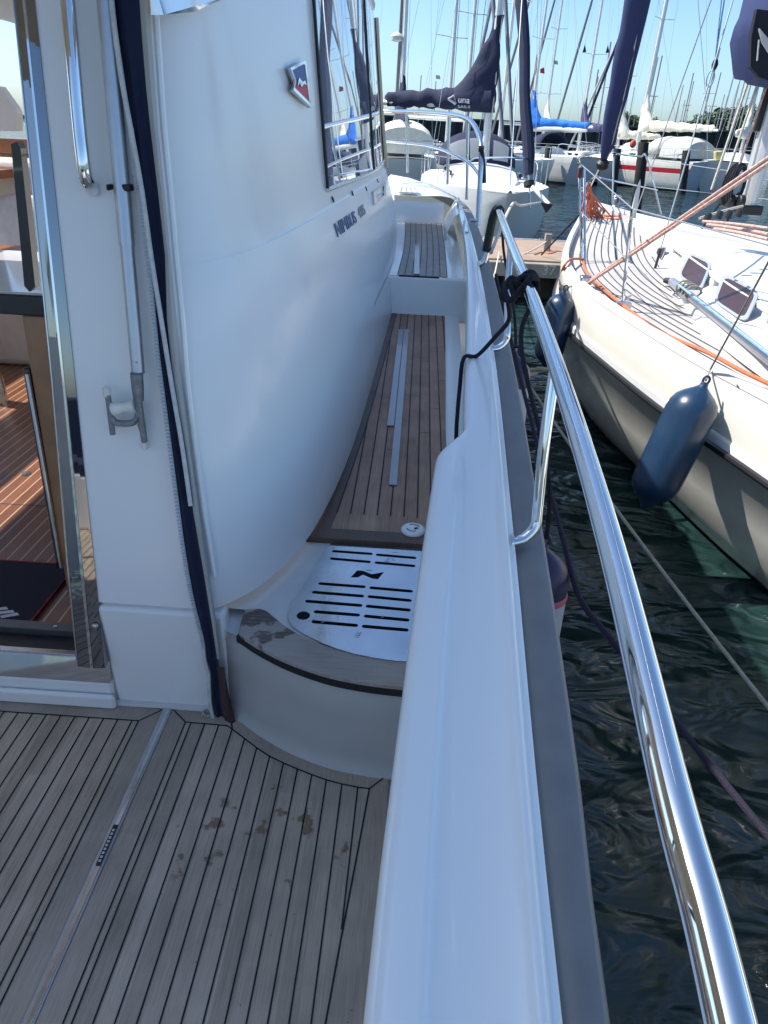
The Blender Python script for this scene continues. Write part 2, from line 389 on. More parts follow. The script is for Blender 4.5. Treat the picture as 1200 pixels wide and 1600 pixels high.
b.quad([(-1.72, YA, S), (-.778, YA, S), (-.776, 1.432, S), (-1.72, 1.432, S)], T_HATCH)
b.quad([(-.778, YA, S), (-.7175, YA, S), (-.7175, 1.484, S), (-.776, 1.432, S)], T_MARG)
b.quad([(-.776, 1.432, S), (-.7175, 1.484, S), (-.88, 1.493, S), (-1.72, 1.468, S), (-1.72, 1.432, S)], T_MARG)
seam([(-1.72, 1.432, S), (-.776, 1.432, S), (-.720, 1.481, S)]); seam([(-.776, 1.432, S), (-.779, YA, S)])
for x in xh: seam([(x, 1.432, S), (x-.003, YA, S)])
b.build('engine_hatch', Y_, smooth=0)
b = MB()
b.box((-.7165, YA, S-.02), (-.6885, 1.487, S+.003), ALU); b.box((-.706, YA, S), (-.693, 1.487, S+.006), STEEL)
o = b.build('hatch_channel', Y_, bevel=.002)
b = MB()
b.box((-.706, .965, S+.006), (-.694, 1.075, S+.0095), BLACK)
for k in range(9): b.box((-.703, .972+k*.0105, S+.0095), (-.697, .972+k*.0105+.006, S+.0105), FABW)
b.build('maker_label', o)
b = MB(); b.box((-1.75, YA-.05, S-.12), (.05, 1.6, S-.03), GELM); b.build('cockpit_liner', Y_)
# ---- step with riser, nosing and steel grating ----
outer = crom([(-.503, 1.500, 0), (-.444, 1.470, 0), (-.38, 1.425, 0), (-.288, 1.374, 0), (-.176, 1.332, 0), (-.071, 1.312, 0), (.035, 1.304, 0)], 6)
ZT = 1.13
b = MB()
prof = [(0.000, .022), (.012, .012), (.03, .004), (.05, 0.0), (.20, -.004), (.295, -.006), (.305, -.014), (.315, -.018), (.322, -.014)]
def off2(pts, d):
    out = []
    for i, p in enumerate(pts):
        t = (pts[min(i+1, len(pts)-1)]-pts[max(i-1, 0)]); n = Vector((t.y, -t.x, 0)).normalized(); out.append(p+n*d)
    return out
secs = [[Vector((p.x, p.y, S+z)) for p in off2(outer, d)] for z, d in prof]
b.loft(secs, mat('riser_shaded_grey', (.46, .46, .43), .42, noise=.06, nscale=5), closed=False)  # white gelcoat greyed down to paint in the riser's shade
b.build('step_riser', Y_, smooth=50)
b = MB(); lo = off2(outer, .004)
b.loft([[Vector((p.x, p.y, z)) for p in off2(outer, d)[5:]] for z, d in ((ZT-.045, -.012), (ZT-.040, .004), (ZT-.017, .004), (ZT-.014, -.012))], BLACK, closed=False)  # black gasket band, deepened to paint in the shadow under the nosing
b.build('step_gasket_shadow', Y_, smooth=40)
inner = crom([(-.452, 1.575, 0), (-.400, 1.580, 0), (-.359, 1.545, 0), (-.31, 1.501, 0), (-.236, 1.455, 0), (-.155, 1.422, 0), (-.051, 1.399, 0), (.042, 1.392, 0)], 6)
no = [Vector((-.452, 1.512, 0))]+off2(outer, .006)[6:]
def resample(pts, n):
    L_ = [0]
    for a, c in zip(pts, pts[1:]): L_.append(L_[-1]+(c-a).length)
    out = []
    for k in range(n):
        s_ = L_[-1]*k/(n-1); i = 0
        while i < len(L_)-2 and L_[i+1] < s_: i += 1
        out.append(pts[i].lerp(pts[i+1], (s_-L_[i])/max(L_[i+1]-L_[i], 1e-9)))
    return out
A, B2 = resample(no, 30), resample(inner, 30)
b = MB()
b.loft([[Vector((p.x, p.y, ZT-.013)) for p in A], [Vector((p.x, p.y, ZT-.002)) for p in A], [Vector((p.x, p.y, ZT+.001)) for p in [q.lerp(r, .12) for q, r in zip(A, B2)]], [Vector((p.x, p.y, ZT+.001)) for p in B2]], T_NOSE, closed=False)
b.build('step_nosing', Y_, smooth=60)
b = MB()
def pl(x, y, dz=0): return Pz(360+x/3.3333, 700+y/3.3333, ZT+.003+dz)
rim = [pl(535, 508, -.004), pl(990, 542, -.004), Vector((.11, 1.95, ZT-.001)), Vector((.11, 1.42, ZT-.001)), pl(860, 1090, -.004), pl(650, 1056, -.004), pl(480, 1000, -.004), pl(345, 930, -.004), pl(312, 870, -.004), pl(325, 820, -.004), pl(440, 645, -.004), pl(492, 560, -.004)]
from mathutils.geometry import tessellate_polygon as tess_
ol = [Vector((p.x, p.y, ZT-.001)) for p in B2]+[Vector((.2, 1.39, ZT-.001)), Vector((.2, 2.0, ZT-.001)), Vector((-.55, 2.0, ZT-.001)), Vector((-.55, 1.58, ZT-.001))]
b.add(ol+rim, [list(t) for t in tess_([ol, rim])], GELM)
b.build('step_tread', Y_, smooth=0)
b = MB(); b.quad([Vector((p.x, p.y, ZT-.024)) for p in off2(outer, -.004)]+[Vector((.2, 2.0, ZT-.024)), Vector((-.6, 2.0, ZT-.024)), Vector((-.6, 1.53, ZT-.024))], GELM); b.build('step_core', Y_, smooth=0)
def pl(x, y, dz=0): return Pz(360+x/3.3333, 700+y/3.3333, ZT+.003+dz)
plate_poly = [pl(525, 499), pl(1005, 533)]+[Vector((.12, 1.96, ZT+.003)), Vector((.12, 1.40, ZT+.003)), pl(930, 1116), pl(860, 1112), pl(750, 1096), pl(650, 1076), pl(560, 1050), pl(470, 1016), pl(390, 975), pl(330, 938), pl(303, 905), pl(297, 868), pl(310, 815), pl(345, 765), pl(425, 645), pl(480, 560)]
from mathutils.geometry import tessellate_polygon
def slot_poly(x0, y0, x1, y1):
    p, q = pl(x0, y0), pl(x1, y1); d = (q-p); d.z = 0; d.normalize(); n = Vector((-d.y, d.x, 0)); r = .0075; pts = []
    for k in range(7): a = -math.pi/2+math.pi*k/6; pts.append(q+(d*math.cos(a)+n*math.sin(a))*r)
    for k in range(7): a = math.pi/2+math.pi*k/6; pts.append(p+(d*math.cos(a)+n*math.sin(a))*r)
    return pts
holes = [slot_poly(*r_) for r_ in ((540,541,730,555),(530,580,720,597),(470,710,693,727),(437,755,684,775),(402,802,675,824),(447,857,662,874),(435,909,652,928),
           (768,560,957,576),(762,601,952,618),(736,732,938,750),(726,778,932,798),(717,828,927,848),(707,880,920,900),(697,933,915,952))]
holes.append([pl(*q) for q in ((625, 678), (661, 641), (690, 643), (736, 661), (800, 650), (768, 688), (738, 684), (690, 664), (664, 678))])
c_ = pl(380, 877); holes.append([c_+Vector((.020*math.cos(a*.393), .020*math.sin(a*.393), 0)) for a in range(16)])
b = MB(); loops = [plate_poly]+holes; flat = [v for l in loops for v in l]
b.add([v+Vector((0, 0, .003)) for v in flat], [list(t) for t in tessellate_polygon(loops)], PLATE)
k0 = 0
for l in loops:
    n = len(l); b.add([v+Vector((0, 0, .003)) for v in l]+[v-Vector((0, 0, .002 if l is plate_poly else .022)) for v in l], [[i_, (i_+1) % n, n+(i_+1) % n, n+i_] for i_ in range(n)], PLATE)
po = b.build('step_plate', Y_, smooth=0)
b = MB(); b.quad([(-.33, 1.40, ZT-.019), (.15, 1.38, ZT-.019), (.15, 1.97, ZT-.019), (-.27, 1.97, ZT-.019)], mat('slot_dark_backing', (.03, .03, .03), .6)); b.build('slot_dark_backing', po, smooth=0)  # near-black sheet painted to give the slots a dark recess
# water drops on the steel
b = MB(); WET = mat('water_drop', (.9, .9, .9), .02, trans=1, ior=1.33)
for (x, y, r) in ((455, 690, 3), (540, 520, 5), (635, 640, 3), (815, 590, 8), (850, 585, 5), (735, 640, 7), (410, 900, 6), (480, 905, 5), (560, 895, 6), (620, 905, 4), (660, 985, 8), (690, 695, 3), (700, 795, 3), (790, 880, 4), (850, 545, 5), (880, 780, 3), (760, 1010, 3), (570, 690, 3), (640, 735, 3)):
    c = pl(x, y, .0022); a0 = random.random()*3
    for k in range(3): b.ball(c+Vector((math.cos(a0)*k*r*.0012, math.sin(a0)*k*r*.0012, 0)), r*.0007*random.uniform(.7, 1.2), WET, 8, (1.6, 1, .35))
b.build('water_drops', po, smooth=60)['kind'] = 'stuff'

# ---- side deck and its two further levels ----
def zdeck(y): return 1.145+(max(y, 2)-2)*.034
def bX(y): return sinterp([(1.98, -.283), (2.3, -.262), (2.94, -.223), (4, -.185), (5.05, -.151), (6, -.135), (7.4, -.16)], y)
def dX(y): return sinterp([(1.9, .20), (2.69, .183), (3.8, .205), (4.9, .226), (6, .235), (7.3, .228)], y)   # outer edge of teak
b = MB()
ys = [1.985+(4.93-1.985)*k/18 for k in range(19)]
for y0, y1 in zip(ys, ys[1:]):
    b.quad([(bX(y0)-.05, y0, zdeck(y0)), (dX(y0), y0, zdeck(y0)), (dX(y1), y1, zdeck(y1)), (bX(y1)-.05, y1, zdeck(y1))], T_DECK)
# margin next to the cabin, end margin
def up(p, dz=.003): return Vector(p)+Vector((0, 0, dz))
b.loft([[(bX(y)-.05, y, zdeck(y)+.002), (bX(y)+.028, y, zdeck(y)+.002)] for y in ys], T_DECKM, closed=False)
b.box((-.33, 1.972, ZT-.03), (.2, 2.035, ZT+.021), T_DECKM)
for k in range(-5, 8):
    x = .012+.05*k-.0025
    pts = [(x+.00*y, y, zdeck(y)+.0035) for y in ys if bX(y)+.03 < x < dX(y)]
    pts = [p for p in pts if p[1] > 2.03]
    if len(pts) > 1: b.ribbon(pts, .005, (0, 0, 1), CAULK)
b.ribbon([(bX(y)+.03, y, zdeck(y)+.0035) for y in ys if y > 2.0], .005, (0, 0, 1), CAULK)
b.ribbon([(-.25, 2.037, zdeck(2.04)+.0035), (.2, 2.037, zdeck(2.04)+.0035)], .005, (0, 0, 1), CAULK)
for x, y in ((.087, 2.9), (.037, 3.35), (.137, 3.2), (.087, 3.9), (-.06, 2.7), (.137, 4.1), (-.11, 3.3), (.187, 3.6)):
    b.ribbon([(x-.024, y, zdeck(y)+.0035), (x+.024, y, zdeck(y)+.0035)], .004, (0, 0, 1), CAULK)
b.build('side_deck', Y_, smooth=0)
GRIP = mat('grip_strip_grey', (.40, .37, .36), .3, coat=.4, noise=.06, nscale=20)
b = MB()
for x0, x1, y0, y1 in ((-.094, -.062, 2.95, 4.52), (-.058, -.026, 2.38, 4.53)):
    b.prism([(x0, y0, zdeck(y0)+.005), (x1, y0, zdeck(y0)+.005), (x1, y1, zdeck(y1)+.005), (x0, y1, zdeck(y1)+.005)], (0, 0, .003), GRIP)
b.prism([(-.015+.0*0, 5.0, 1.513), (.025, 5.0, 1.513), (.01, 6.1, 1.558), (-.025, 6.1, 1.558)], (0, 0, .003), GRIP)
b.build('grip_strip', Y_, smooth=0)
b = MB(); c = Vector((.045, 2.055, ZT+.022))
b.lathe([(0, .044), (.006, .044), (.010, .041), (.012, .034), (.0125, .001)], c, (0, 0, 1), GELG, 28)
cap_ = b.build('filler_cap', Y_, smooth=50)
b = MB()
for a0 in (0.4, 3.4):
    b.ribbon([c+Vector((.024*math.cos(a0+k*.22), .024*math.sin(a0+k*.22), .0135)) for k in range(9)], .004, (0, 0, 1), BLACK)
b.quad([c+Vector(p) for p in ((.004, -.012, .0134), (.02, -.004, .0134), (.014, .006, .0134), (.002, 0, .0134))], BLACK)
b.build('cap_mark', cap_, smooth=0)
# waterway gutter + risers
b = MB()
b.loft([[(dX(y), y, zdeck(y)+.001), (dX(y)+.012, y, zdeck(y)+.008), (dX(y)+.05, y, zdeck(y)+.008), (dX(y)+.10, y, zdeck(y)+.002)] for y in ys], GELG, closed=False)
z2 = lambda y: 1.50+(y-4.95)*.045
b.loft([[(-.30, yy, z) for z in (0,)]+[(x, yy, z) for x in (-.3, .4)] for yy, z in ((4.925, 1.20), (4.935, 1.262), (4.945, 1.29), (4.955, 1.46), (4.96, 1.488), (4.975, 1.498))], GEL, closed=False)
b.build('deck_step', Y_, smooth=40)
b = MB(); ys2 = [4.985+(7.25-4.985)*k/12 for k in range(13)]
for y0, y1 in zip(ys2, ys2[1:]): b.quad([(bX(y0)-.1, y0, z2(y0)), (dX(y0)+.12, y0, z2(y0)), (dX(y1)+.12, y1, z2(y1)), (bX(y1)-.1, y1, z2(y1))], GEL)
def x2(y): return sinterp([(4.98, .222), (6, .228), (7.25, .222)], y)
for y0, y1 in zip(ys2, ys2[1:]): b.quad([(bX(y0)+.02, y0, z2(y0)+.005), (x2(y0), y0, z2(y0)+.005), (x2(y1), y1, z2(y1)+.005), (bX(y1)+.02, y1, z2(y1)+.005)], T_UPPER)
for k in range(0, 8):
    b.ribbon([(lerp(bX(y)+.02, x2(y), k/7), y, z2(y)+.008) for y in ys2], .005, (0, 0, 1), CAULK)
b.box((bX(5)+.03, 4.972, 1.490), (.165, 4.986, 1.507), BLACK)
b.build('upper_side_deck', Y_, smooth=0)

# ---- gunwale: wide cockpit coaming that narrows to the side-deck bulwark ----
def zb(y): return sinterp([(-2.3, 1.44), (.4, 1.465), (1.5, 1.50), (2.9, 1.60), (4.6, 1.72), (6.2, 1.785), (8, 1.86), (9, 1.9)], y)
def lipX(y): return sinterp([(-2.3, .13), (-.6, .185), (.4, .228), (.75, .246), (1.5, .290), (2.8, .348), (4.6, .385), (6.6, .395), (7.4, .36), (8.2, .20), (8.8, -.06), (9.2, -.4)], y)
def inX(y):
    wide = sinterp([(-2.3, -.02), (.38, -.012), (.73, .006), (1.3, .045), (1.80, .085), (1.95, .098)], y)
    nar = sinterp([(1.9, .188), (2.2, .194), (3.4, .262), (4.6, .315), (6.0, .345), (7, .335), (8.2, .12), (9.2, -.5)], y)
    if y <= 1.90: return wide
    if y >= 2.14: return nar
    t = (y-1.90)/.24; t = t*t*(3-2*t); return lerp(wide, nar, t)
b = MB()
gy = [-2.3, -1.5, -.8, -.3, 0, .2, .4, .6, .8, 1.0, 1.2, 1.4, 1.6, 1.75, 1.85, 1.90, 1.93, 1.96, 1.99, 2.02, 2.05, 2.08, 2.11, 2.14, 2.2, 2.4, 2.7, 3.0, 3.4, 3.8, 4.2, 4.6, 5, 5.5, 6, 6.5, 7]
secs = []
for y in gy:
    z = zb(y); xi = inX(y); xl = lipX(y); w_ = xl-xi
    k = 1-min(1, max(0, (y-1.72)/.26)); k = k*k*(3-2*k)          # 1 in the wide part, 0 forward
    rg = .072                                                      # ridge distance from the inner edge
    zdn = S-.02 if y < 1.93 else zdeck(y)-.02
    if y > 4.94: zdn = z2(y)-.02
    lean = lerp(.03, .004, k)
    inner_ = [(xi+lean+.004*(1-k), zdn), (xi+lean*.5, lerp(zdn, z, .6)), (xi+.002, z-.035), (xi+.003, z-.020), (xi+.008, z-.009), (xi+.017, z-.002), (xi+.03, z)]
    ridge = [(xi+rg*.6, z+.001*k), (xi+rg-.006, z+.002*k), (xi+rg, z+.0015*k), (xi+rg+.006, z-.004*k), (xi+rg+.014, z-.010*k)]
    x0 = xi+rg+.014
    if x0 > xl-.03: x0 = xl-.03; ridge = [(min(p[0], x0), z) for p in ridge]
    valley = [(lerp(x0, xl-.032, t), z-.010*k-.006*k*math.sin(math.pi*t)+.007*k*t) for t in (.2, .4, .6, .8, 1)]
    lip = [(xl-.026, z+.001), (xl-.019, z+.004), (xl-.011, z+.001), (xl-.007, z-.008), (xl-.006, z-.018), (xl-.003, z-.022), (xl+.008, z-.022), (xl+.011, z-.026), (xl+.012, z-.06), (xl+.012, z-.2)]
    secs.append([Vector((x, y, zz)) for x, zz in inner_+ridge+valley+lip])
b.loft(secs, GEL, closed=False)
gun = b.build('gunwale', Y_, smooth=60)
# rubbing strake
def stX(y): return sinterp([(-2.3, .22), (-.6, .265), (.45, .312), (.88, .352), (1.69, .402), (3.0, .455), (4.6, .485), (6.6, .50), (7.5, .46), (8.3, .30), (8.9, .04), (9.3, -.3)], y)
b = MB(); secs = []
for y in gy+[7.5, 8, 8.4, 8.8]:
    z = zb(y)-.05; a = lipX(y)+.0135; c = stX(y)
    secs.append([Vector(p) for p in ((a, y, z-.02), (a, y, z-.004), (a+.004, y, z), (lerp(a, c, .5), y, z+.001), (c-.012, y, z-.002), (c-.004, y, z-.007), (c, y, z-.016), (c, y, z-.06), (c-.012, y, z-.075), (a, y, z-.078))])
b.loft(secs, STRAKE); b.build('rubbing_strake', Y_, smooth=50)
b = MB(); secs = []
for y in gy+[7.5, 8, 8.4, 8.8, 9.2]:
    z = zb(y)-.12; c = lipX(y)+.005
    secs.append([Vector((c, y, z)), Vector((c-.02, y, z-.4)), Vector((c-.09, y, .25)), Vector((c-.25, y, -.1)), Vector((c-.8, y, -.5))])
b.loft(secs, GELG, closed=False); b.build('hull', Y_, smooth=60)

# ---- foredeck, bow ----
b = MB()
b.loft([[(x, yy, z) for x in (-.6, .235)] for yy, z in ((7.235, 1.58), (7.245, 1.62), (7.25, 1.78), (7.27, 1.80))], GEL, closed=False)
b.loft([[(.232, yy, z2(min(yy, 7.25))-.01), (.25, yy, z2(min(yy, 7.25))+.05), (.30, yy, 1.76), (.335, yy, zb(yy)-.005), (lipX(yy)-.01, yy, zb(yy)+.002)] for yy in (6.4, 6.8, 7.25)], GEL, closed=False)
fy = [7.26, 7.6, 8.0, 8.4, 8.8, 9.15]
b.loft([[(-1.9, yy, 1.84+.02*(yy-7)), (-.5, yy, 1.85+.02*(yy-7)), (lerp(-.5, lipX(yy), .45), yy, 1.84+.02*(yy-7)), (lerp(-.5, lipX(yy), .8), yy, zb(yy)+.03), (lipX(yy)-.03, yy, zb(yy)+.012), (lipX(yy), yy, zb(yy)-.01)] for yy in fy], GEL, closed=False)
b.build('foredeck', Y_, smooth=60)
b = MB(); b.prism([(-.24, 7.28, 1.872), (.0, 7.28, 1.872), (-.07, 7.75, 1.885), (-.24, 7.75, 1.885)], (0, 0, .006), GELM)
for k in range(4): b.ribbon([(-.2+.055*k, 7.29, 1.880), (-.2+.04*k, 7.74, 1.893)], .006, (0, 0, 1), CAULK)
b.build('foredeck_tread', Y_, smooth=0)
b = MB(); c0 = Vector((lipX(6.6)-.05, 6.6, zb(6.6)+.01))
b.tube([c0+Vector((0, -.02, 0)), c0+Vector((0, -.02, .05))], .013, STEEL); b.tube([c0+Vector((0, .1, 0)), c0+Vector((0, .1, .05))], .013, STEEL)
b.tube([c0+Vector((0, -.10, .062)), c0+Vector((0, -.04, .055)), c0+Vector((0, .12, .055)), c0+Vector((0, .19, .062))], .016, STEEL)
b.prism([(lipX(y)-x, y, zb(y)+.006) for y, x in ((5.4, .055), (5.4, .02), (6.5, .02), (6.5, .055))], (0, 0, .006), MIRROR)
b.build('mooring_cleat', Y_, smooth=50)

# ---- cabin side ----
def T(z): return sinterp([(1.0, -.004), (1.16, 0), (1.4, .02), (1.7, .075), (2.0, .16), (2.16, .21), (2.5, .25), (2.85, .29), (3.35, .34)], z)
def ybk(z): return 1.464+.18*(z-.9)
def side(y, z): return bX(y)-T(z)
def section(z):
    t = T(z); yb = ybk(z)
    base = [(-.866, yb), (-.70, yb), (-.56-.55*t, yb), (-.52-.6*t, yb+.010), (-.462-.6*t, yb+.070), (-.415-.62*t, yb+.140), (-.365-.7*t, yb+.255), (-.305-.85*t, yb+.475)]
    pts = crom([(x, y, z) for x, y in base]+[(side(y, z), y, z) for y in (2.4+.18*max(0, z-1.2)*.3, 2.94)], 5)
    return pts+[Vector((side(y, z), y, z)) for y in (3.2, 3.5, 3.8, 4.2, 4.6, 5, 5.5, 6, 6.5, 6.9)]
def front(z):    # cabin front wraps towards port
    rk = max(0, z-2.1)*.18
    return [Vector((side(6.95, z)-.03, 7.0, z)), Vector((side(6.95, z)-.12, 7.06+.0*rk, z)), Vector((-.9, 7.35, z)), Vector((-1.9, 7.5, z))]
zl = [1.165, 1.172, 1.19, 1.28, 1.4, 1.55, 1.7, 1.85, 2.0, 2.06, 2.085]
zu = [2.085, 2.092, 2.10, 2.16, 2.3, 2.5, 2.7, 2.9, 3.1, 3.22]
b = MB()
low = [section(z) for z in zl]
low[0] = [p+Vector((-.012, .012, 0)) for p in low[0]]
b.loft([[*s_, *front(z)] for s_, z in zip(low, zl)], GELG, closed=False)
up_ = []
for z in zu:
    s_ = section(z)
    ins = {2.085: .001, 2.092: .004}.get(z, .004)
    up_.append([p+Vector((-ins if p.y > 2.2 else -ins*.3, 0, 0)) for p in s_]+front(z))
b.loft(up_, GELG, closed=False)
b.build('cabin_side', Y_, smooth=55)
# intersect a pixel ray with the cabin side
def W(px, py, off=0.0):
    d = ray(px, py); lo_, hi_ = 1.5/d.y, 12/d.y; prev = None
    for k in range(4001):
        t = lerp(lo_, hi_, k/4000); p = CAM+d*t
        v = p.x-(side(p.y, p.z)+off)
        if prev is not None and prev > 0 and v <= 0: return p
        prev = v
    return CAM+d*(4/d.y)
def wallpt(y, z, off): return Vector((side(y, z)+off, y, z))
# side window: grid following the wall
def zwb(y): return sinterp([(3.0, 2.165), (3.3, 2.165), (5, 2.150), (6.9, 2.17)], y)
def yaft(z): return 3.26+.19*(z-2.16)
def wgrid(y0f, y1f, zt, off, n=10, mz=6, zmin=None):
    rows = []
    for j in range(mz+1):
        row = []
        for i in range(n+1):
            tz = j/mz
            zz = lerp(2.16, zt, tz); ya, yb = y0f(zz), y1f(zz); yy = lerp(ya, yb, i/n); z = lerp(zwb(yy), zt, tz)
            row.append(wallpt(yy, z, off))
        rows.append(row)
    return rows
yf = lambda z: 6.75+.06*(z-2.16)
b = MB(); b.loft(wgrid(lambda z: yaft(z)+.03, lambda z: yf(z)-.03, 3.18, .006), WINDOW, closed=False)
pane = b.build('window_pane', Y_, smooth=80)
b = MB()
fr = [wallpt(yaft(3.2), 3.2, .007), wallpt(yaft(2.6), 2.6, .007), wallpt(yaft(2.16), 2.165, .007)]
b.tube(fr, .0075, BLACK, 6); b.tube([wallpt(y, zwb(y)-.005, .007) for y in (3.26, 3.6, 4, 4.5, 5, 5.5, 6, 6.4, 6.76)], .010, STEEL, 8)
b.tube([wallpt(yf(z), z, .006) for z in (2.16, 2.6, 3.2)], .005, BLACK, 6)
b.tube([wallpt(5.35+.15*(z-2.16), z, .008) for z in (2.15, 2.6, 3.2)], .007, BLACK, 6)
b.build('window_frame', pane, smooth=60)
b = MB(); b.tube([Vector((side(6.95, z)+.008, 6.93+.02*(z-2.1), z)) for z in (2.1, 2.5, 2.9, 3.22)], .022, mat('pillar_beige', (.55, .46, .33), .4), 8)
b.build('windscreen_pillar', Y_, smooth=60)
# roof (hardtop, with an unseen aft canopy shaped to shade the cockpit)
b = MB()
prof_ = [(-.62, 3.215), (-.57, 3.24), (-.56, 3.28), (-.60, 3.33), (-.9, 3.38), (-1.9, 3.43), (-2.9, 3.38), (-3.2, 3.33), (-3.24, 3.28), (-3.2, 3.22)]
def rx(x, y):
    if x > -1.9: return x+sinterp([(-.9, .05), (1.8, .0), (3, .03), (5, .09), (6.8, .10), (7.1, .06)], y)
    return x
def roofpiece(pf, ys_): b.loft([[Vector((rx(x, yy), yy, z)) for x, z in pf] for yy in ys_], GEL)
roofpiece(prof_, (1.75, 1.8, 2.2, 2.7)); roofpiece(prof_, (5.4, 5.8, 6.3, 6.6, 6.7))
roofpiece([(-.62, 3.215), (-.57, 3.24), (-.56, 3.28), (-.60, 3.33), (-.9, 3.38), (-1.15, 3.395), (-1.15, 3.22)], (2.7, 3.2, 4, 4.7, 5.4))  # roof left open inboard of this strip so sun and sky brighten the saloon
roofpiece([(-2.7, 3.22), (-2.7, 3.39), (-2.9, 3.38), (-3.2, 3.33), (-3.24, 3.28), (-3.2, 3.22)], (2.7, 4, 5.4))
b.build('hardtop', Y_, smooth=50)
b = MB(); b.loft([[Vector((x, yy, z)) for x, z in ((-.84, 3.18), (-.87, 3.24), (-1.9, 3.33), (-3.15, 3.26), (-3.2, 3.18), (-3.15, 3.22), (-1.9, 3.30), (-.88, 3.21))] for yy in (.15, .6, 1.2, 1.74)], CREAMC); b.box((-3.19, .15, 2.02), (-3.17, 1.70, 3.2), CREAMC); b.build('unseen_shade_canopy', Y_, smooth=50)  # unseen canopy and port canvas, shaped to shade the cockpit and bounce light
b = MB()
for yy in (-.4,): b.tube([(-3.1, yy, .8), (-3.1, yy, 3.25)], .03, STEEL)
b.box((-3.25, -2.4, .3), (-3.1, 2.0, 2.02), GEL); b.box((-3.25, 2.0, .3), (-3.1, 7, 1.70), GEL); b.box((-3.2, 1.7, 3.0), (-3.12, 7, 3.25), GEL)
for yy in (1.75, 3.4, 5.1, 6.8): b.box((-3.2, yy, 1.70), (-3.12, yy+.08, 3.0), BLACK)
b.build('port_side', Y_)
b = MB(); b.box((-3.1, 7.3, 1.5), (-.75, 7.42, 2.15), GEL); b.box((-3.1, 7.3, 2.95), (-.6, 7.42, 3.25), GEL); b.box((-1.95, 7.32, 2.15), (-1.87, 7.4, 2.95), BLACK); b.build('cabin_front', Y_)
# unseen aft bench, added behind the camera for its dark navy reflection
b = MB(); b.box((-2.4, -2.2, S), (-.15, -1.65, S+.42), GEL); b.box((-2.4, -2.1, S+.42), (-.15, -1.65, S+.52), NAVY); b.box((-2.4, -2.28, S+.42), (-.15, -2.1, S+.98), NAVY)
b.build('reflected_bench', Y_, bevel=.02)
b = MB()
b.ribbon([wallpt(6.05, z, .0015) for z in (1.62, 1.75, 1.9, 2.0, 2.1)], .006, (1, 0, .2), CAULK)
b.ribbon([wallpt(y, 1.53, .0015) for y in (3.9, 4.2, 4.6, 5, 5.5, 6, 6.5, 6.9)], .005, (1, 0, .2), mat('grey_sealant', (.25, .26, .27), .6)); b.build('panel_joint', Y_, smooth=0)
# small louvre vent, drain holes, lettering and crest on the cabin side
b = MB()
q = [W(580.5, 300, .0), W(600.5, 285, .0), W(601.5, 307, .0), W(583, 321.5, .0)]
nx = Vector((.93, 0, .37)).normalized()
cc = sum(q, Vector())/4; qi = [cc+(p-cc)*.62 for p in q]
for i in range(4): b.prism([q[i], q[(i+1) % 4], qi[(i+1) % 4], qi[i]], nx*.012, STEEL)
b.quad([p+nx*.002 for p in qi], BLACK)
qm = [lerp(qi[0], qi[3], .55), lerp(qi[1], qi[2], .55)]; b.prism([qm[0], qm[1], lerp(qi[1], qi[2], .75), lerp(qi[0], qi[3], .75)], nx*.008, GELM)
b.build('vent_louvre', Y_, smooth=0)
for (x, y) in ((520, 312), (550.5, 302), (572, 295), (590, 282.5)):
    b = MB(); c = W(x, y); b.lathe([(0, .014), (.004, .014), (.005, .010), (.001, .006), (.001, .001)], c, nx, BLACK, 12); b.build('snap_fastener', Y_)
p0 = W(527.5, 371, .005); p1 = W(561, 345, .005); xd = p1-p0; ln = xd.length
yd = Vector((-.30, 0, 1))
text('NIMBUS', 'lettering', Y_, p0, xd, yd, ln*.88, .06, INKB)
p2 = W(562.5, 342, .005); p3 = W(572.5, 333, .005)
text('405', 'model_number', Y_, p2, p3-p2, yd, (p3-p2).length*.9, .055, INKG)
# crest
def WP(x, y): return W(440+x/5.0, 60+y/5.0, .006)
outl = [WP(38, 240), WP(150, 182), WP(166, 190), WP(207, 548), WP(62, 412), WP(78, 345)]
nb = Vector((.96, -.05, .26)).normalized()
b = MB(); cc = sum(outl, Vector())/6; inn = [cc+(p-cc)*.80 for p in outl]
for i in range(6): b.prism([outl[i], outl[(i+1) % 6], inn[(i+1) % 6], inn[i]], nb*.014, MIRROR)
b.prism(outl, nb*.004, STEEL)
crest = b.build('crest_badge', Y_, smooth=0)
b = MB(); mid0, mid1 = lerp(inn[5], inn[4], .25), lerp(inn[2], inn[3], .52)
up5 = [p+nb*.0085 for p in (inn[0], inn[1], inn[2], mid1, inn[5])]; b.quad(up5, mat('enamel_blue', (.03, .07, .27), .45))
b.quad([p+nb*.0085 for p in (inn[5], mid1, inn[3], inn[4])], mat('enamel_red', (.55, .02, .05), .45)); b.build('enamel_field', crest, smooth=0)
b = MB(); n_ = [WP(100, 385), WP(112, 312), WP(138, 345), WP(160, 335), WP(174, 372), WP(150, 362), WP(132, 388), WP(116, 352)]
b.prism([p+nb*.0095 for p in n_], nb*.003, MIRROR); b.build('crest_letter', crest, smooth=0)

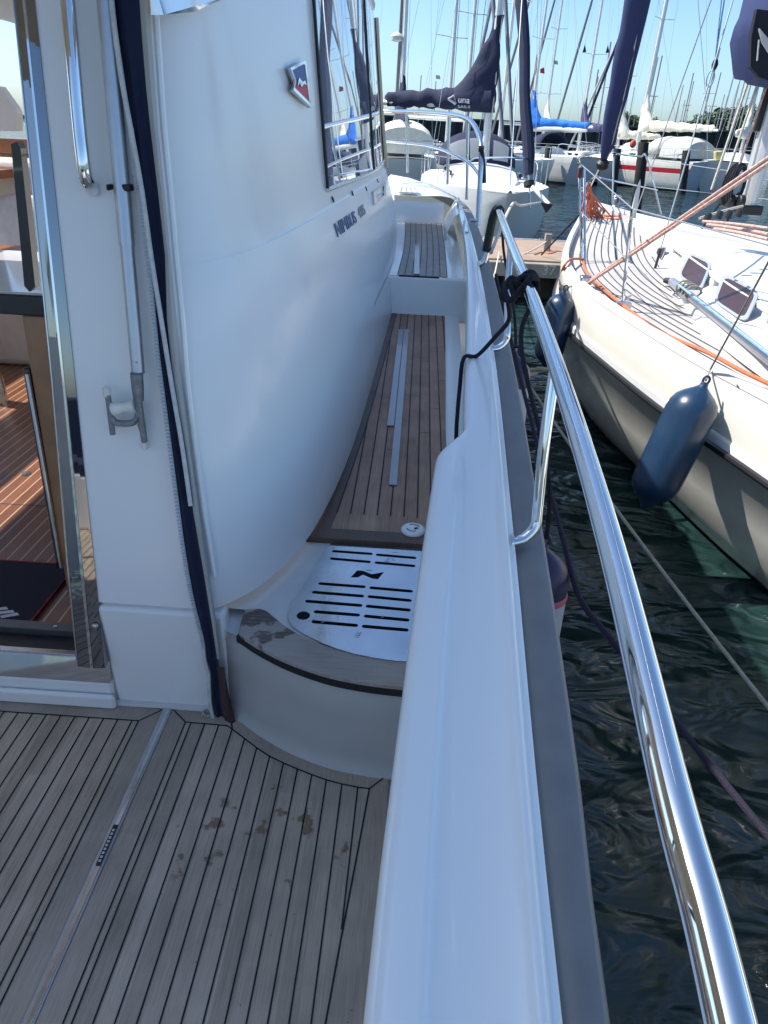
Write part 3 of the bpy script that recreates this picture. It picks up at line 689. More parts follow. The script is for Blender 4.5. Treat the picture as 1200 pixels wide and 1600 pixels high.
# ---- aft bulkhead, door frame, sill ----
b = MB()
b.box((-.870, 1.500, S), (-.496, 1.56, 1.163), GEL)
b.build('bulkhead_plinth', Y_, bevel=.012)
b = MB(); b.tube([(-.872, 1.498, S+.004), (-.50, 1.498, S+.004)], .012, GELM, 8); b.build('plinth_fillet', Y_)
b = MB()
b.box((-2.2, 1.488, S), (-.8705, 1.56, .875), GEL); b.box((-2.2, 1.468, S), (-.862, 1.4875, S+.055), GEL)
b.build('door_step', Y_, bevel=.010)
def bk(x, z, off=0): return Vector((x, ybk(z)+off, z))
b = MB()      # polished upright jamb in two facets with a grooved joint
zs = [.955, 1.3, 1.8, 2.3, 2.8, 3.2]
def jx(z): return -.863
def jw(z): return interp([(.95, 1.10), (1.25, 1.03), (1.8, .78), (2.6, .60), (3.3, .5)], z)
MGL = mat('darkened_mirror', (.01, .012, .02), .02, coat=1, ior=3.2)  # near-black colour stands in for the dark figure a polished jamb would reflect
for x0, x1, o0, o1 in ((-.003, -.034, -.004, -.008), (-.042, -.078, -.008, -.004)):
    b.loft([[bk(jx(z)+x0*jw(z), z, o0), bk(jx(z)+x1*jw(z), z, o1), bk(jx(z)+x1*jw(z), z, .03), bk(jx(z)+x0*jw(z), z, .03)] for z in zs], MGL)
b.loft([[bk(jx(z)-.034*jw(z), z, -.011), bk(jx(z)-.042*jw(z), z, -.011), bk(jx(z)-.042*jw(z), z, .03), bk(jx(z)-.034*jw(z), z, .03)] for z in zs], MIRROR)
b.loft([[bk(jx(z)-.078*jw(z), z, -.006), bk(jx(z)-.082*jw(z), z, -.006), bk(jx(z)-.082*jw(z), z, .03), bk(jx(z)-.078*jw(z), z, .03)] for z in zs], STEEL)
jamb = b.build('door_jamb', Y_, smooth=0)
b = MB(); b.lathe([(0, .010), (.006, .009), (.009, .003)], bk(jx(1.1)-.018, 1.1, -.007), (0, -1, 0), STEEL, 12); b.build('jamb_stud', jamb)
b = MB(); b.loft([[Vector((x, 1.4865, .876)), Vector((x, 1.512, .950)), Vector((x, 1.56, .950)), Vector((x, 1.56, .876))] for x in (-2.2, -.871)], MIRROR); b.build('door_threshold', Y_, smooth=0)
b = MB(); b.box((-2.2, 1.515, .950), (-.965, 1.535, .958), STEEL); b.box((-2.2, 1.537, .94), (-.965, 1.60, .952), BLACK); b.box((-2.2, 1.602, .94), (-.965, 1.640, .975), mat('sill_grey', (.12, .12, .12), .4, metal=.5))
b.lathe([(0, .006), (.003, .005)], (-1.09, 1.62, .975), (0, 0, 1), STEEL, 10); b.build('door_track', Y_, bevel=.002)
# grab handle
b = MB(); hp = [Py(x, y, ybk(z)-.055) for x, y, z in ((101, -60, 2.75), (106, 0, 2.63), (114, 90, 2.5), (123, 190, 2.38), (129, 245, 2.31))]
hp += [Py(133, 272, ybk(2.27)-.048), Py(139, 288, ybk(2.25)-.03), Py(145, 296, ybk(2.24)-.004)]
b.tube(crom(hp, 5), .0155, MIRROR, 14); b.build('grab_handle', Y_)
# upper side light with chrome lower edge (top of the frame)
b = MB(); q = [W(232, 24, .004), W(252, 24, .004), W(300, 19, .004), W(352, -4, .004), W(352, -60, .004), W(228, -60, .004)]
nq = Vector((.9, -.4, .1)).normalized(); b.prism(q, nq*.006, MIRROR); b.build('quarter_window_trim', Y_, smooth=0)

# ---- saloon interior seen through the door ----
Zf = .92
b = MB(); b.quad([(-3.1, 1.64, Zf), (-.75, 1.64, Zf), (-.6, 5.6, Zf), (-3.1, 5.6, Zf)], T_CAB); b.quad([(-3.1, 2.45, Zf+.001), (-1.1, 2.45, Zf+.001), (-1.1, 2.455, Zf+.001), (-3.1, 2.455, Zf+.001)], CAULK)
fl = b.build('saloon_floor', Y_, smooth=0)
b = MB(); c = Pz(40, 740, Zf+.002); b.lathe([(0, .022), (.003, .022), (.004, .015), (.0042, .001)], c, (0, 0, 1), STEEL, 16); b.build('floor_ring', fl)
def leanbox(b_, x0, x1, xt0, xt1, y0, dy, z0, z1, mt):
    f = lambda z: y0+.18*(z-Zf)
    b_.add([(x0, f(z0), z0), (x1, f(z0), z0), (x1, f(z0)+dy, z0), (x0, f(z0)+dy, z0), (xt0, f(z1), z1), (xt1, f(z1), z1), (xt1, f(z1)+dy, z1), (xt0, f(z1)+dy, z1)], [[0,3,2,1],[4,5,6,7],[0,1,5,4],[1,2,6,5],[2,3,7,6],[3,0,4,7]], mt)
b = MB(); leanbox(b, -1.168, -1.07, -1.205, -1.11, 1.85, .8, Zf, 1.862, CHERRYD); cab_ = b.build('galley_cabinet', Y_, bevel=.004)
b = MB(); leanbox(b, -1.197, -1.170, -1.226, -1.203, 1.853, .5, 1.02, 1.70, BLKGL); leanbox(b, -1.180, -1.168, -1.212, -1.200, 1.836, .015, 1.03, 1.69, STEEL); b.build('oven_front', cab_, bevel=.003)
b = MB(); b.box((-1.75, 2.0, 1.866), (-1.10, 2.7, 1.925), BLKGL); b.box((-1.745, 2.005, 1.926), (-1.105, 2.695, 1.934), mat('counter_top', (.6, .58, .55), .2, coat=.5)); b.build('galley_counter', Y_, bevel=.006)
b = MB(); pp = [Py(x, y, 1.95) for x, y in ((17, 225), (26, 221), (32, 232), (55, 448), (46, 456), (38, 447))]; b.prism(pp, (0, .03, 0), BLKGL); b.build('screen_panel', Y_, smooth=0)
b = MB(); b.box((-2.75, 3.3, 1.70), (-1.98, 3.9, 1.755), CHERRY); b.box((-2.75, 3.28, 1.755), (-1.98, 3.31, 1.775), CHERRY); tb = b.build('saloon_table', Y_, bevel=.01)
b = MB(); b.tube([(-2.4, 3.6, Zf), (-2.4, 3.6, 1.70)], .05, STEEL, 14); b.build('table_leg', tb)
b = MB(); b.box((-3.08, 4.25, Zf), (-2.0, 4.9, 1.36), SOFA); b.box((-3.08, 4.25, 1.361), (-2.0, 4.85, 1.52), SOFA); b.box((-3.08, 4.80, 1.52), (-2.0, 5.02, 2.14), SOFA); b.build('sofa', Y_, bevel=.05, bseg=3)
b = MB(); b.box((-3.1, 5.03, 2.16), (-1.8, 5.2, 2.25), CHERRY); b.box((-3.1, 5.1, Zf), (-.75, 5.2, 2.16), CHERRYD); b.build('saloon_bulkhead', Y_, bevel=.006)
b = MB(); b.box((-3.1, 1.6, Zf), (-2.95, 5.0, 1.25), LININ); b.box((-3.09, 2.0, 2.03), (-2.7, 5.0, 2.08), CHERRY); b.box((-3.1, 1.8, 3.15), (-.7, 2.68, 3.19), LININ); b.box((-3.1, 5.42, 3.15), (-.7, 6.6, 3.19), LININ); b.build('saloon_lining', Y_)
b = MB(); b.prism([Py(x, y, 4.6) for x, y in ((-40, 150), (0, 135), (24, 168), (28, 178), (28, 205), (-40, 205))], (0, .06, 0), LININ); b.build('blind_panel', Y_, smooth=0)

# ---- chrome handrail on stanchions ----
RAIL = crom([(.12, -1.2, 1.74), (.215, -.3, 1.77)]+[tuple(Pz(x, y, z)) for x, y, z in ((1142, 1600, 1.80), (1052, 1250, 1.826), (962, 880, 1.86), (895, 650, 1.90), (838, 482, 1.945), (800, 385, 1.98))]+[tuple(Py(779, 328, 4.45))], 10)
b = MB(); b.tube(RAIL, .0205, MIRROR, 20); rail = b.build('handrail', Y_)
def rail_at(Y):
    for p, q in zip(RAIL, RAIL[1:]):
        if p.y <= Y <= q.y: return p.lerp(q, (Y-p.y)/(q.y-p.y))
    return RAIL[-1]
def stanchion(yfoot, ytop, lean=.0, joint=True):
    f = Vector((lipX(yfoot)+.006, yfoot, zb(yfoot)-.028)); t = rail_at(ytop)
    dz = t.z-f.z
    pts = crom([f, f+Vector((.03, .012, .006)), f+Vector((.058, .03, .035)), f+Vector((.060, .042, .08)), f.lerp(t, .55)+Vector((.022, .006, 0)), t-Vector((0, 0, .012))], 6)
    b = MB(); b.tube(pts, .0145, MIRROR, 14)
    if joint: b.lathe([(0, .024), (.006, .022)], f-Vector((.004, 0, 0)), (1, 0, 0), MIRROR, 14)
    return b.build('stanchion', Y_)
stanchion(1.50, 1.62); stanchion(2.95, 3.2); stanchion(-.1, .0)
e = RAIL[-1]; f = Vector((lipX(4.45)+.005, 4.5, zb(4.45)-.03))
b = MB(); b.tube(crom([e, e+Vector((-.004, .03, -.004)), e+Vector((-.018, .045, -.04)), e.lerp(f, .5)+Vector((.012, .02, 0)), f+Vector((.05, 0, .06)), f+Vector((.03, 0, .01)), f], 6), .018, MIRROR, 12); b.build('stanchion', Y_)
b = MB(); b.tube(crom([e+Vector((0, -.06, .004)), e+Vector((0, 0, .006)), e+Vector((-.006, .035, 0)), e+Vector((-.022, .05, -.045)), e.lerp(f, .5)+Vector((.008, .022, 0)), f+Vector((.045, 0, .08))], 5), .027, BLACK, 12); b.build('rail_sleeve', Y_)

# ---- pulpit at the bow ----
pu = [Py(747, 352, 5.75), Py(749, 300, 5.8), Py(752, 245, 5.85), Py(749, 215, 6.0), Py(738, 192, 6.3), Py(720, 182, 6.7), Py(690, 177.5, 7.2), Py(650, 175, 7.8), Py(612, 174, 8.4), Py(560, 172, 8.6)]
TUBE = mat('satin_steel_tube', (.66, .67, .69), .16, metal=1, noise=.06, nscale=30)
b = MB(); b.tube(crom(pu, 8), .02, TUBE, 12); pul = b.build('pulpit', Y_)
b = MB(); b.tube(crom([Py(750, 275, 5.85), Py(733, 255, 6.2), Py(702, 238, 6.9), Py(670, 228, 7.4), Py(636, 224, 8.0), Py(590, 220, 8.4)], 6), .0125, TUBE, 10); b.build('middle_rail', pul)
for xt, yt, xb, yb_, yy in ((702, 178, 699, 288, 7.0), (731, 188, 729, 312, 6.5), (635, 174, 637, 270, 8.0)):
    b = MB(); b.tube([Py(xt, yt+3, yy), Py(xb, yb_, yy)], .0135, TUBE, 10); b.build('pulpit_post', pul)
b = MB(); b.tube([Py(734, 344, 5.75), Py(748, 345, 5.75)], .014, TUBE, 8); b.build('pulpit_foot', pul)
b = MB(); b.tube([Py(753, 236, 5.84), Py(756, 262, 5.84), Py(756.5, 286, 5.84)], .016, BLACK, 8); b.tube([Py(748, 232, 5.84), Py(756, 233, 5.84)], .022, BLACK, 8); b.build('black_strap', pul)

# ================================================================== THINGS ON AND AROUND OUR YACHT
# boat hook clipped on the bulkhead
hook = empty('boat_hook', bk(-.71, 1.55, -.05), 'aluminium telescopic boat hook with white roller head clipped to the white bulkhead', 'boat hook')
hz = lambda z: ybk(z)-.035
HT, HB = Py(158, -80, hz(2.75)), Py(216, 583, hz(1.83))
b = MB(); mid = HT.lerp(HB, .66); b.tube([HT, mid], .0185, ALU, 14); b.tube([mid, HB], .0165, ALU, 14); b.lathe([(0, .0155), (.004, .0163), (.006, .0155)], mid, HB-HT, STEEL, 14); b.build('pole', hook)
b = MB(); b.lathe([(0, .004), (.003, .003)], HT.lerp(HB, .965)+Vector((.003, -.0145, 0)), (0, -1, 0), STEEL, 10); b.build('pole_rivet', hook)
yh = hz(1.75)
def HK(x, y, dy=0): return Py(x/3.4286, 350+y/3.4286, yh+dy)
b = MB()
CAST = mat('cast_alloy', (.27, .29, .32), .4, metal=.7, noise=.25, nscale=70, bump=.25, bscale=300)
def bar(px, r): b.tube(crom([HK(x, y, -.004) for x, y in px], 6), r, CAST, 10)
b.tube([HK(731, 800, -.004), HK(738, 880, -.004), HK(744, 945, -.004)], [.0155, .0150, .0125], CAST, 14)
bar([(741, 930), (752, 1010), (764, 1090), (774, 1168)], .0085); bar([(736, 930), (740, 985), (737, 1030), (718, 1060), (690, 1068), (650, 1068), (618, 1062), (600, 1040)], .0085); bar([(577, 915), (586, 980), (596, 1060), (604, 1126)], .0075)
b.prism([HK(x, y, -.004) for x, y in ((735, 1075), (755, 1070), (768, 1120), (757, 1140), (745, 1105))], (0, .006, 0), CAST)
hd = b.build('hook_head', hook)
b = MB(); a0, a1 = HK(606, 990, -.004), HK(724, 975, -.004); ax = a1-a0; L_ = ax.length
b.lathe([(0, .018), (L_*.15, .0165), (L_*.35, .0125), (L_*.5, .0115), (L_*.65, .0125), (L_*.85, .0165), (L_, .018)], a0, ax, WHIP, 20); b.build('roller', hd)
for (x0, y0, x1, y1) in ((574, 922, 570, 868), (774, 1160, 776, 1208)):
    b = MB(); p, q = HK(x0, y0, -.002), HK(x1, y1, -.002); b.lathe([(0, .0095), ((q-p).length*.4, .0105), ((q-p).length*.8, .0095), ((q-p).length, .004)], p, q-p, WHIP, 14); b.build('tip_cap', hd)
cl = empty('pole_clip', bk(-.70, 2.2), 'small black plastic clip holding the boat hook pole', 'clip')
b = MB(); yc = hz(2.25)+.01; b.box(Py(166, 298, yc-.01), Py(177, 287, yc+.02), BLACK); b.box(Py(190, 299, yc-.022), Py(209, 287, yc+.006), BLACK); b.box(Py(170, 294, yc+.022), Py(206, 290, yc+.03), BLACK); b.build('clip_body', cl, bevel=.003)

# navy canvas side curtain hanging in a folded strip
cv = empty('canvas_curtain', (-.53, 1.43, S), 'folded navy canvas curtain with grey edging and white zip hanging beside the door', 'canvas curtain')
def CV(x, y, dy=-.03):
    z = sinterp([(0, 2.62), (300, 2.27), (600, 1.83), (900, 1.28), (1000, 1.08), (1125, .80)], y)
    return Py(x, y, (ybk(z) if z > 1.2 else 1.497)+dy)
rowsY = [-60, 0, 60, 130, 200, 300, 400, 500, 600, 700, 800, 900, 960, 1000, 1030, 1060, 1090, 1118, 1132]
eL = sinterp; 
eWhite = [(-60, 166), (0, 174), (100, 186), (200, 204), (300, 222), (400, 236), (500, 252), (600, 268), (700, 285), (800, 299), (900, 309), (1000, 330)]
zipx = [(-60, 168), (0, 176), (200, 205), (260, 211), (350, 224), (450, 236), (550, 246), (650, 259), (750, 272), (850, 285), (930, 299), (1000, 316), (1030, 320), (1052, 326), (1075, 327), (1100, 329), (1122, 334)]
navR = [(-60, 214), (0, 219), (100, 226), (200, 236), (300, 248), (400, 259), (500, 262), (600, 272), (700, 290), (800, 303), (900, 320), (1000, 336), (1060, 344), (1100, 347), (1135, 356)]
edgR = [(-60, 228), (0, 233), (100, 240), (200, 247), (300, 257), (400, 266), (500, 276), (600, 284), (700, 297), (800, 311), (900, 327), (1000, 342), (1060, 349), (1100, 357), (1135, 366)]
b = MB()
b.loft([[CV(eL(zipx, y)+1, y, -.012), CV(lerp(eL(zipx, y), eL(navR, y), .35), y, -.030), CV(lerp(eL(zipx, y), eL(navR, y), .7), y, -.022), CV(eL(navR, y), y, -.036), CV(eL(navR, y), y, -.012)] for y in rowsY], NAVY)
b.build('canvas_panel', cv, smooth=60)
b = MB(); b.loft([[CV(eL(navR, y)-1, y, -.037), CV(lerp(eL(navR, y), eL(edgR, y), .5), y, -.043), CV(eL(edgR, y), y, -.03), CV(eL(edgR, y), y, -.012), CV(eL(navR, y)-1, y, -.014)] for y in rowsY if y < 1045], GREYC); b.build('canvas_edging', cv, smooth=60)
b = MB(); b.tube(crom([CV(eL(eWhite, y), y, -.044) for y in (-60, 0, 60, 130, 200, 300, 400, 500, 600, 700, 790)], 3), .006, FABW, 8); b.build('white_piping', cv)
b = MB(); b.tube(crom([CV(eL(edgR, y)+9, y, -.004) for y in (-60, 0, 100, 200, 300, 400, 500, 600, 700, 800, 900)], 3), .008, GEL, 8); b.build('canvas_track', Y_)
b = MB(); zp = crom([CV(eL(zipx, y), y, -.030) for y in (200, 260, 350, 450, 550, 650, 750, 850, 930, 1000, 1030, 1052, 1075, 1100, 1122)], 18)
b.ribbon(zp, .010, (0, -1, 0), ZIP, .002)
for p in zp[::1]: b.box(p+Vector((-.0052, -.006, -.0016)), p+Vector((.0052, -.002, .0016)), FABW)
b.build('zip', cv, smooth=0)
b = MB(); b.loft([[CV(eL(navR, y)-2, y, -.039), CV(eL(navR, y)+8, y, -.050), CV(eL(edgR, y)+4, y, -.040), CV(eL(edgR, y)+2, y, -.014), CV(eL(navR, y)-2, y, -.012)] for y in (1042, 1060, 1080, 1100, 1120, 1136)], LEATH); b.build('leather_tab', cv, smooth=60)
b = MB(); b.tube([Vector((-.57, 1.475, S+.008))+Vector((.016*math.cos(a), .014*math.sin(a), .002)) for a in [k*.63 for k in range(11)]], .0025, STEEL, 6); b.build('zip_pull', cv)

# fittings inside the saloon that are loose
mt_ = MB(); mt_.box((-2.05, 1.652, Zf+.001), (-1.212, 2.02, Zf+.014), MATN); mo = mt_.build('door_mat', bevel=.004)
tag(mo, 'navy carpet mat with red piping lying on the striped saloon floor inside the door', 'door mat')
b = MB(); b.tube([(-1.212, 1.652, Zf+.013), (-1.212, 2.02, Zf+.013), (-2.05, 2.02, Zf+.013)], .003, RED, 6); b.build('mat_piping', mo)
b = MB()
for (x0, y0, x1, y1) in ((-6, 956, 20, 953), (0, 962, 27, 957), (-8, 950, 10, 948)): b.quad([Pz(x0, y0, Zf+.0155), Pz(x1, y1, Zf+.0155), Pz(x1+3, y1+4, Zf+.0155), Pz(x0+2, y0+4, Zf+.0155)], INKW)
b.build('mat_lettering', mo, smooth=0)
b = MB(); c = Vector((-2.62, 4.62, 1.72)); secs = []
for k in range(7):
    t = -1+k/3; s_ = .24*(1-.25*t*t); th = .075*(1-t*t)+.012
    secs.append([c+Vector((t*.22, .03*t, 0))+Vector((0, -th*math.cos(a)+.08*math.sin(a), s_*math.sin(a))) for a in [j*math.pi/5 for j in range(10)]])
b.loft(secs, CUSH); tag(b.build('sofa_cushion', sub=1), 'pale patterned cushion leaning on the beige saloon sofa', 'cushion')

# black rope knotted on the handrail and led over the bulwark
rk = empty('rail_rope', rail_at(2.4), 'black rope knotted round the chrome handrail and led inboard over the bulwark', 'rope')
kc = rail_at(2.42); kd = (rail_at(2.5)-rail_at(2.34)).normalized(); ke = Vector((1, 0, 0))-kd*kd.x; ke.normalize(); kf = kd.cross(ke)
b = MB()
pts = []
for i in range(64):
    a = i/63*2*math.pi*3.2; pts.append(kc+kd*(-.035+.07*i/63)+(ke*math.cos(a)+kf*math.sin(a))*(.031+.007*math.sin(i*.7)))
b.tube(pts, .0095, ROPEB, 8)
kk = kc+ke*-.052+kf*.0-kd*.015
b.tube(crom([kc-ke*.03+kf*.02, kk+kd*.045+Vector((0, 0, .01)), kk+Vector((-.022, 0, -.02)), kk-kd*.05+Vector((0, 0, -.04)), kc-kd*.06-kf*.03, kc+ke*.03-kd*.02-kf*.02], 8), .010, ROPEB, 8)
b.tube(crom([kc+ke*.02+kf*.03, kk+kd*.02, kk-kd*.03+Vector((.01, 0, -.045)), kk+Vector((-.03, .01, -.045)), kk+kd*.04], 8), .010, ROPEB, 8)
b.build('knot', rk)
yl = 2.62
b = MB(); b.tube(crom([kk+Vector((-.01, -.01, -.05)), Py(795, 500, 2.50), Py(775, 525, 2.62), Vector((inX(2.75)+.05, 2.75, zb(2.75)+.012)), Vector((inX(2.75)-.006, 2.73, zb(2.75)+.004)), Vector((inX(2.7)-.012, 2.68, zb(2.7)-.10)), Vector((inX(2.6)-.010, 2.6, zb(2.6)-.22)), Vector((inX(2.5)-.004, 2.5, zdeck(2.5)+.03)), Vector((.155, 2.42, zdeck(2.4)+.012))], 8), .0085, ROPEB, 10)
b.build('rope_tail', rk)
# fender lanyards and fenders on our own side
def fender(name, top, bot, r, mt1, label, grp=None, mt2=None, band=None, cat='fender'):
    o = empty(name, bot, label, cat, grp)
    ax = bot-top; L_ = ax.length
    pr = [(0, r*.14), (L_*.03, r*.17), (L_*.055, r*.34), (L_*.09, r*.62), (L_*.13, r*.84), (L_*.18, r*.96), (L_*.24, r), (L_*.76, r), (L_*.82, r*.96), (L_*.87, r*.84), (L_*.92, r*.58), (L_*.955, r*.32), (L_*.985, r*.18), (L_, r*.12)]
    b = MB()
    if mt2:
        cut = .30
        b.lathe([p for p in pr if p[0] <= L_*cut]+[(L_*cut, r)], top, ax, mt1, 24); b.lathe([(L_*cut, r)]+[p for p in pr if p[0] > L_*cut], top, ax, mt2, 24)
    else: b.lathe(pr, top, ax, mt1, 28)
    body = b.build('fender_body', o, smooth=80)
    if band:
        b = MB(); b.lathe([(0, r*1.01), (.004, r*1.03), (.022, r*1.03), (.026, r*1.01)], top+ax*.29, ax, band, 24); b.build('fender_band', o)
    b = MB(); e1 = ax.normalized(); s_ = e1.cross(Vector((0, 1, 0))).normalized()
    b.tube([top-e1*.012+(e1*math.cos(a)*.022+s_*math.sin(a)*.018) for a in [k*math.pi/6 for k in range(13)]], .007, mt1, 8); b.build('fender_eye', o)
    return o
fx = .555
fender('fender', Vector((.50, 1.98, 1.18)), Vector((.505, 1.93, .55)), .105, FENDP, 'half-hidden grey fender with purple top and pink band beside the grey rubbing strake', 'fenders along our topside', FENDW, PINK)
fender('fender', Vector((.555, 3.55, 1.40)), Vector((.565, 3.5, .80)), .095, FENDP, 'purple-topped white fender further forward behind the chrome stanchion', 'fenders along our topside', FENDW)
def rope(name, pts, r, mt, label, cat='rope', grp=None, n=8, seg=8, pre=None):
    b = MB(); b.tube(crom(pts, n), r, mt, seg); return tag(b.build(name), label, cat, grp)
rp = rail_at(2.22); rope('fender_lanyard', [rp+Vector((.0, 0, -.02)), rp+Vector((-.02, -.04, -.15)), Vector((.47, 1.98, 1.45)), Vector((.505, 1.98, 1.2))], .008, ROPEB, 'black lanyard dropping from the knotted handrail to the pink-banded fender', 'rope', n=6)
rp = rail_at(4.35); rope('fender_lanyard', [rp+Vector((.02, 0, .02)), rp+Vector((.045, -.05, -.2)), Vector((.535, 3.7, 1.60)), Vector((.555, 3.55, 1.42))], .008, ROPEB, 'black lanyard hanging from the sleeved front end of the handrail', 'rope', n=6)
def bow(p, q, sag, n=10): return [p.lerp(q, k/n)+Vector((0, 0, -sag*4*(k/n)*(1-k/n))) for k in range(n+1)]
rope('mooring_line', bow(Vector((.50, 4.4, 1.64)), Vector((.62, 1.85, 1.05)), .03)+bow(Vector((.62, 1.85, 1.05)), Vector((1.42, .55, .62)), .03)[1:], .0105, ROPEP, 'dark purple mooring line slanting aft below the chrome rail over the water', 'rope', n=3)
rope('spring_line', bow(Pz(800, 560, .9), Pz(1260, 1180, .55), .05), .009, ROPEG, 'thin grey-green line stretched over the dark water beneath the white hull', 'rope', n=4)
rope('bow_line', crom([Vector((.46, 4.46, 1.76)), Py(800, 320, 6), Py(815, 321, 8), Py(845, 316, 12)], 3), .012, ROPEW, 'white and grey line leaving the sleeved rail end towards the navy-covered sailboat', 'rope', n=3)
rope('bow_line', bow(Py(760, 425, 4.9), Vector((1.35, 11.8, .72)), .25), .011, ROPEW, 'white mooring line sagging from our bow to the concrete pier', 'rope', n=3)

# ================================================================== NEIGHBOURING SAILING YACHT (right)
NB = Vector((2.45, 11.2, 1.60)); NA = Vector((.13, -.991, 0)).normalized(); NP = Vector((-.991, -.13, 0)).normalized()   # bow, aft direction, port direction
N_ = empty('sailing_yacht', (3.1, 5.5, 0), 'cream sailing yacht with bleached teak deck and navy furled genoa moored alongside on the right', 'sailing yacht')
shp = [NB]+[Pz(x, y, z) for x, y, z in ((906, 338, 1.50), (890, 368, 1.45), (880, 395, 1.42), (881, 415, 1.40), (890, 432, 1.37), (904, 447, 1.345), (923, 463, 1.325), (963, 490, 1.30), (1000, 514, 1.29), (1050, 545, 1.28), (1110, 580, 1.27), (1200, 628, 1.26))]+[Vector(p) for p in ((2.08, 2.4, 1.25), (2.4, 1.0, 1.24), (2.9, -.8, 1.24))]
shp = crom(shp, 5)
def cl_of(p): s_ = (p-NB).dot(NA); c = NB+NA*s_; return Vector((c.x, c.y, p.z)), s_
def mirror(p): c, s_ = cl_of(p); q = c*2-p; return Vector((q.x, q.y, p.z))
def station(p):
    c, s_ = cl_of(p); d = p-c; zs = p.z
    def at(z, k):
        rake = max(0, 1-s_/2.2)*(1-z/zs)*1.35
        return Vector((c.x, c.y, z))+d*k+NA*rake
    lv = [(zs, 1.0), (zs-.03, 1.006), (zs-.30, .995), (zs-.315, 1.006), (zs-.37, 1.006), (zs-.385, .99), (.5, .905), (.25, .825), (.06, .745), (-.3, .5)]
    kk = min(1, s_/3.0)
    port = [at(z, 1+(k-1)*(.4+.6*kk)) for z, k in lv]
    return port+[mirror(q) for q in reversed(port)]
secs = [station(p) for p in shp]
b = MB(); n = len(secs[0])
for i in range(len(secs)-1):
    for j in range(n-1):
        mt = CREAM
        jj = min(j, n-2-j)
        if jj in (3,): mt = WHITE
        if jj == 4: mt = BOOT
        if jj == 8: mt = BOOT
        b.quad([secs[i][j], secs[i][j+1], secs[i+1][j+1], secs[i+1][j]], mt)
b.quad(secs[-1], CREAM)
# weld
hull = b.build('hull', N_, smooth=50)
import bmesh
def weld(o, d=.0005):
    bm = bmesh.new(); bm.from_mesh(o.data); bmesh.ops.remove_doubles(bm, verts=bm.verts, dist=d); bmesh.ops.recalc_face_normals(bm, faces=bm.faces); bm.to_mesh(o.data); bm.free()
    o.data.polygons.foreach_set('use_smooth', [True]*len(o.data.polygons)); o.data.set_sharp_from_angle(angle=R_(50))
weld(hull)
b = MB(); b.tube([Vector((p.x, p.y, 0))+(p-cl_of(p)[0])*.014+Vector((0, 0, p.z-.372)) for p in shp[2:]], .021, BOOT, 8); b.build('rub_rail', N_)
# deck
def inset(p, d): c, s_ = cl_of(p); v = c-p; L_ = v.length; return p+v*(min(d, L_)/max(L_, 1e-6))
b = MB()
b.loft([[inset(p, .02)+Vector((0, 0, -.025)), *[p.lerp(mirror(p), k/8)+Vector((0, 0, -.025+.05*math.sin(math.pi*k/8))) for k in range(1, 8)], mirror(inset(p, .02))+Vector((0, 0, -.025))] for p in shp], T_NEIGH, closed=False)
b.build('deck', N_, smooth=60)
SEAMG = mat('grey_caulk', (.07, .065, .06), .7)
# trunk cabin
tb_ = [(2.74, 9.35, 1.43), (2.68, 9.0, 1.43), (2.53, 8.2, 1.40), (2.32, 7.0, 1.37), (2.12, 5.63, 1.345), (2.00, 4.6, 1.33), (1.97, 3.67, 1.33), (2.02, 2.0, 1.32), (2.2, .4, 1.32)]
tz = [(9.35, 1.46), (9.0, 1.53), (8.2, 1.70), (7.0, 1.80), (5.63, 1.84), (3.67, 1.87), (0, 1.9)]
tbs = crom(tb_, 5)
def trunk_sec(p):
    c, s_ = cl_of(p); hw = (p-c).length; top = interp(tz, p.y); h = top-p.z
    ins = min(.27, hw*.45)*min(1, h/.3)
    P1 = p; d = (c-p).normalized()
    pts = [p+Vector((0, 0, -.05)), p+Vector((0, 0, .015)), p+d*ins*.82+Vector((0, 0, h*.86)), p+d*ins*.93+Vector((0, 0, h*.95)), p+d*(ins+.05)+Vector((0, 0, h)), p+d*(ins+.2*hw)+Vector((0, 0, h+.05)), Vector((c.x, c.y, top+.10))]
    return pts+[mirror(q) for q in reversed(pts[:-1])]
b = MB(); b.loft([trunk_sec(p) for p in tbs], WHITE); b.build('cabin_trunk', N_, smooth=48)
def trunk_base_x(y):
    for p, q in zip(tbs, tbs[1:]):
        if q.y <= y <= p.y: return lerp(p.x, q.x, (p.y-y)/(p.y-q.y))
    return tbs[0].x if y > 9 else tbs[-1].x
b = MB()
for k in range(17):
    d = .10+.072*k; run = []
    for p in shp:
        c, s_ = cl_of(p); L_ = (c-p).length
        q = inset(p, d)
        ok = L_ > d+.02 and (q.y > 9.3 or q.x < trunk_base_x(q.y)-.03) and q.y > .5
        if ok: run.append(q+Vector((0, 0, -.0205+.05*math.sin(math.pi*.5*min(1, d/max(L_, .01))))))
        else:
            if len(run) > 1: b.ribbon(run, .011, (0, 0, 1), SEAMG)
            run = []
    if len(run) > 1: b.ribbon(run, .011, (0, 0, 1), SEAMG)
b.build('deck_seams', N_, smooth=0)
RAILW = mat('toe_rail_grey_white', (.62, .61, .58), .5, noise=.1, nscale=12)
b = MB(); b.loft([[p+Vector((-.008, 0, -.004)), p+Vector((0, 0, .035)), inset(p, .05)+Vector((0, 0, .038)), inset(p, .065)+Vector((0, 0, -.02))] for p in shp], RAILW); b.build('toe_rail', N_, smooth=30)
b = MB(); b.loft([[mirror(q) for q in (p+Vector((-.0, 0, -.004)), p+Vector((0, 0, .035)), inset(p, .05)+Vector((0, 0, .038)), inset(p, .065)+Vector((0, 0, -.02)))] for p in shp], RAILW); b.build('toe_rail', N_, smooth=30)
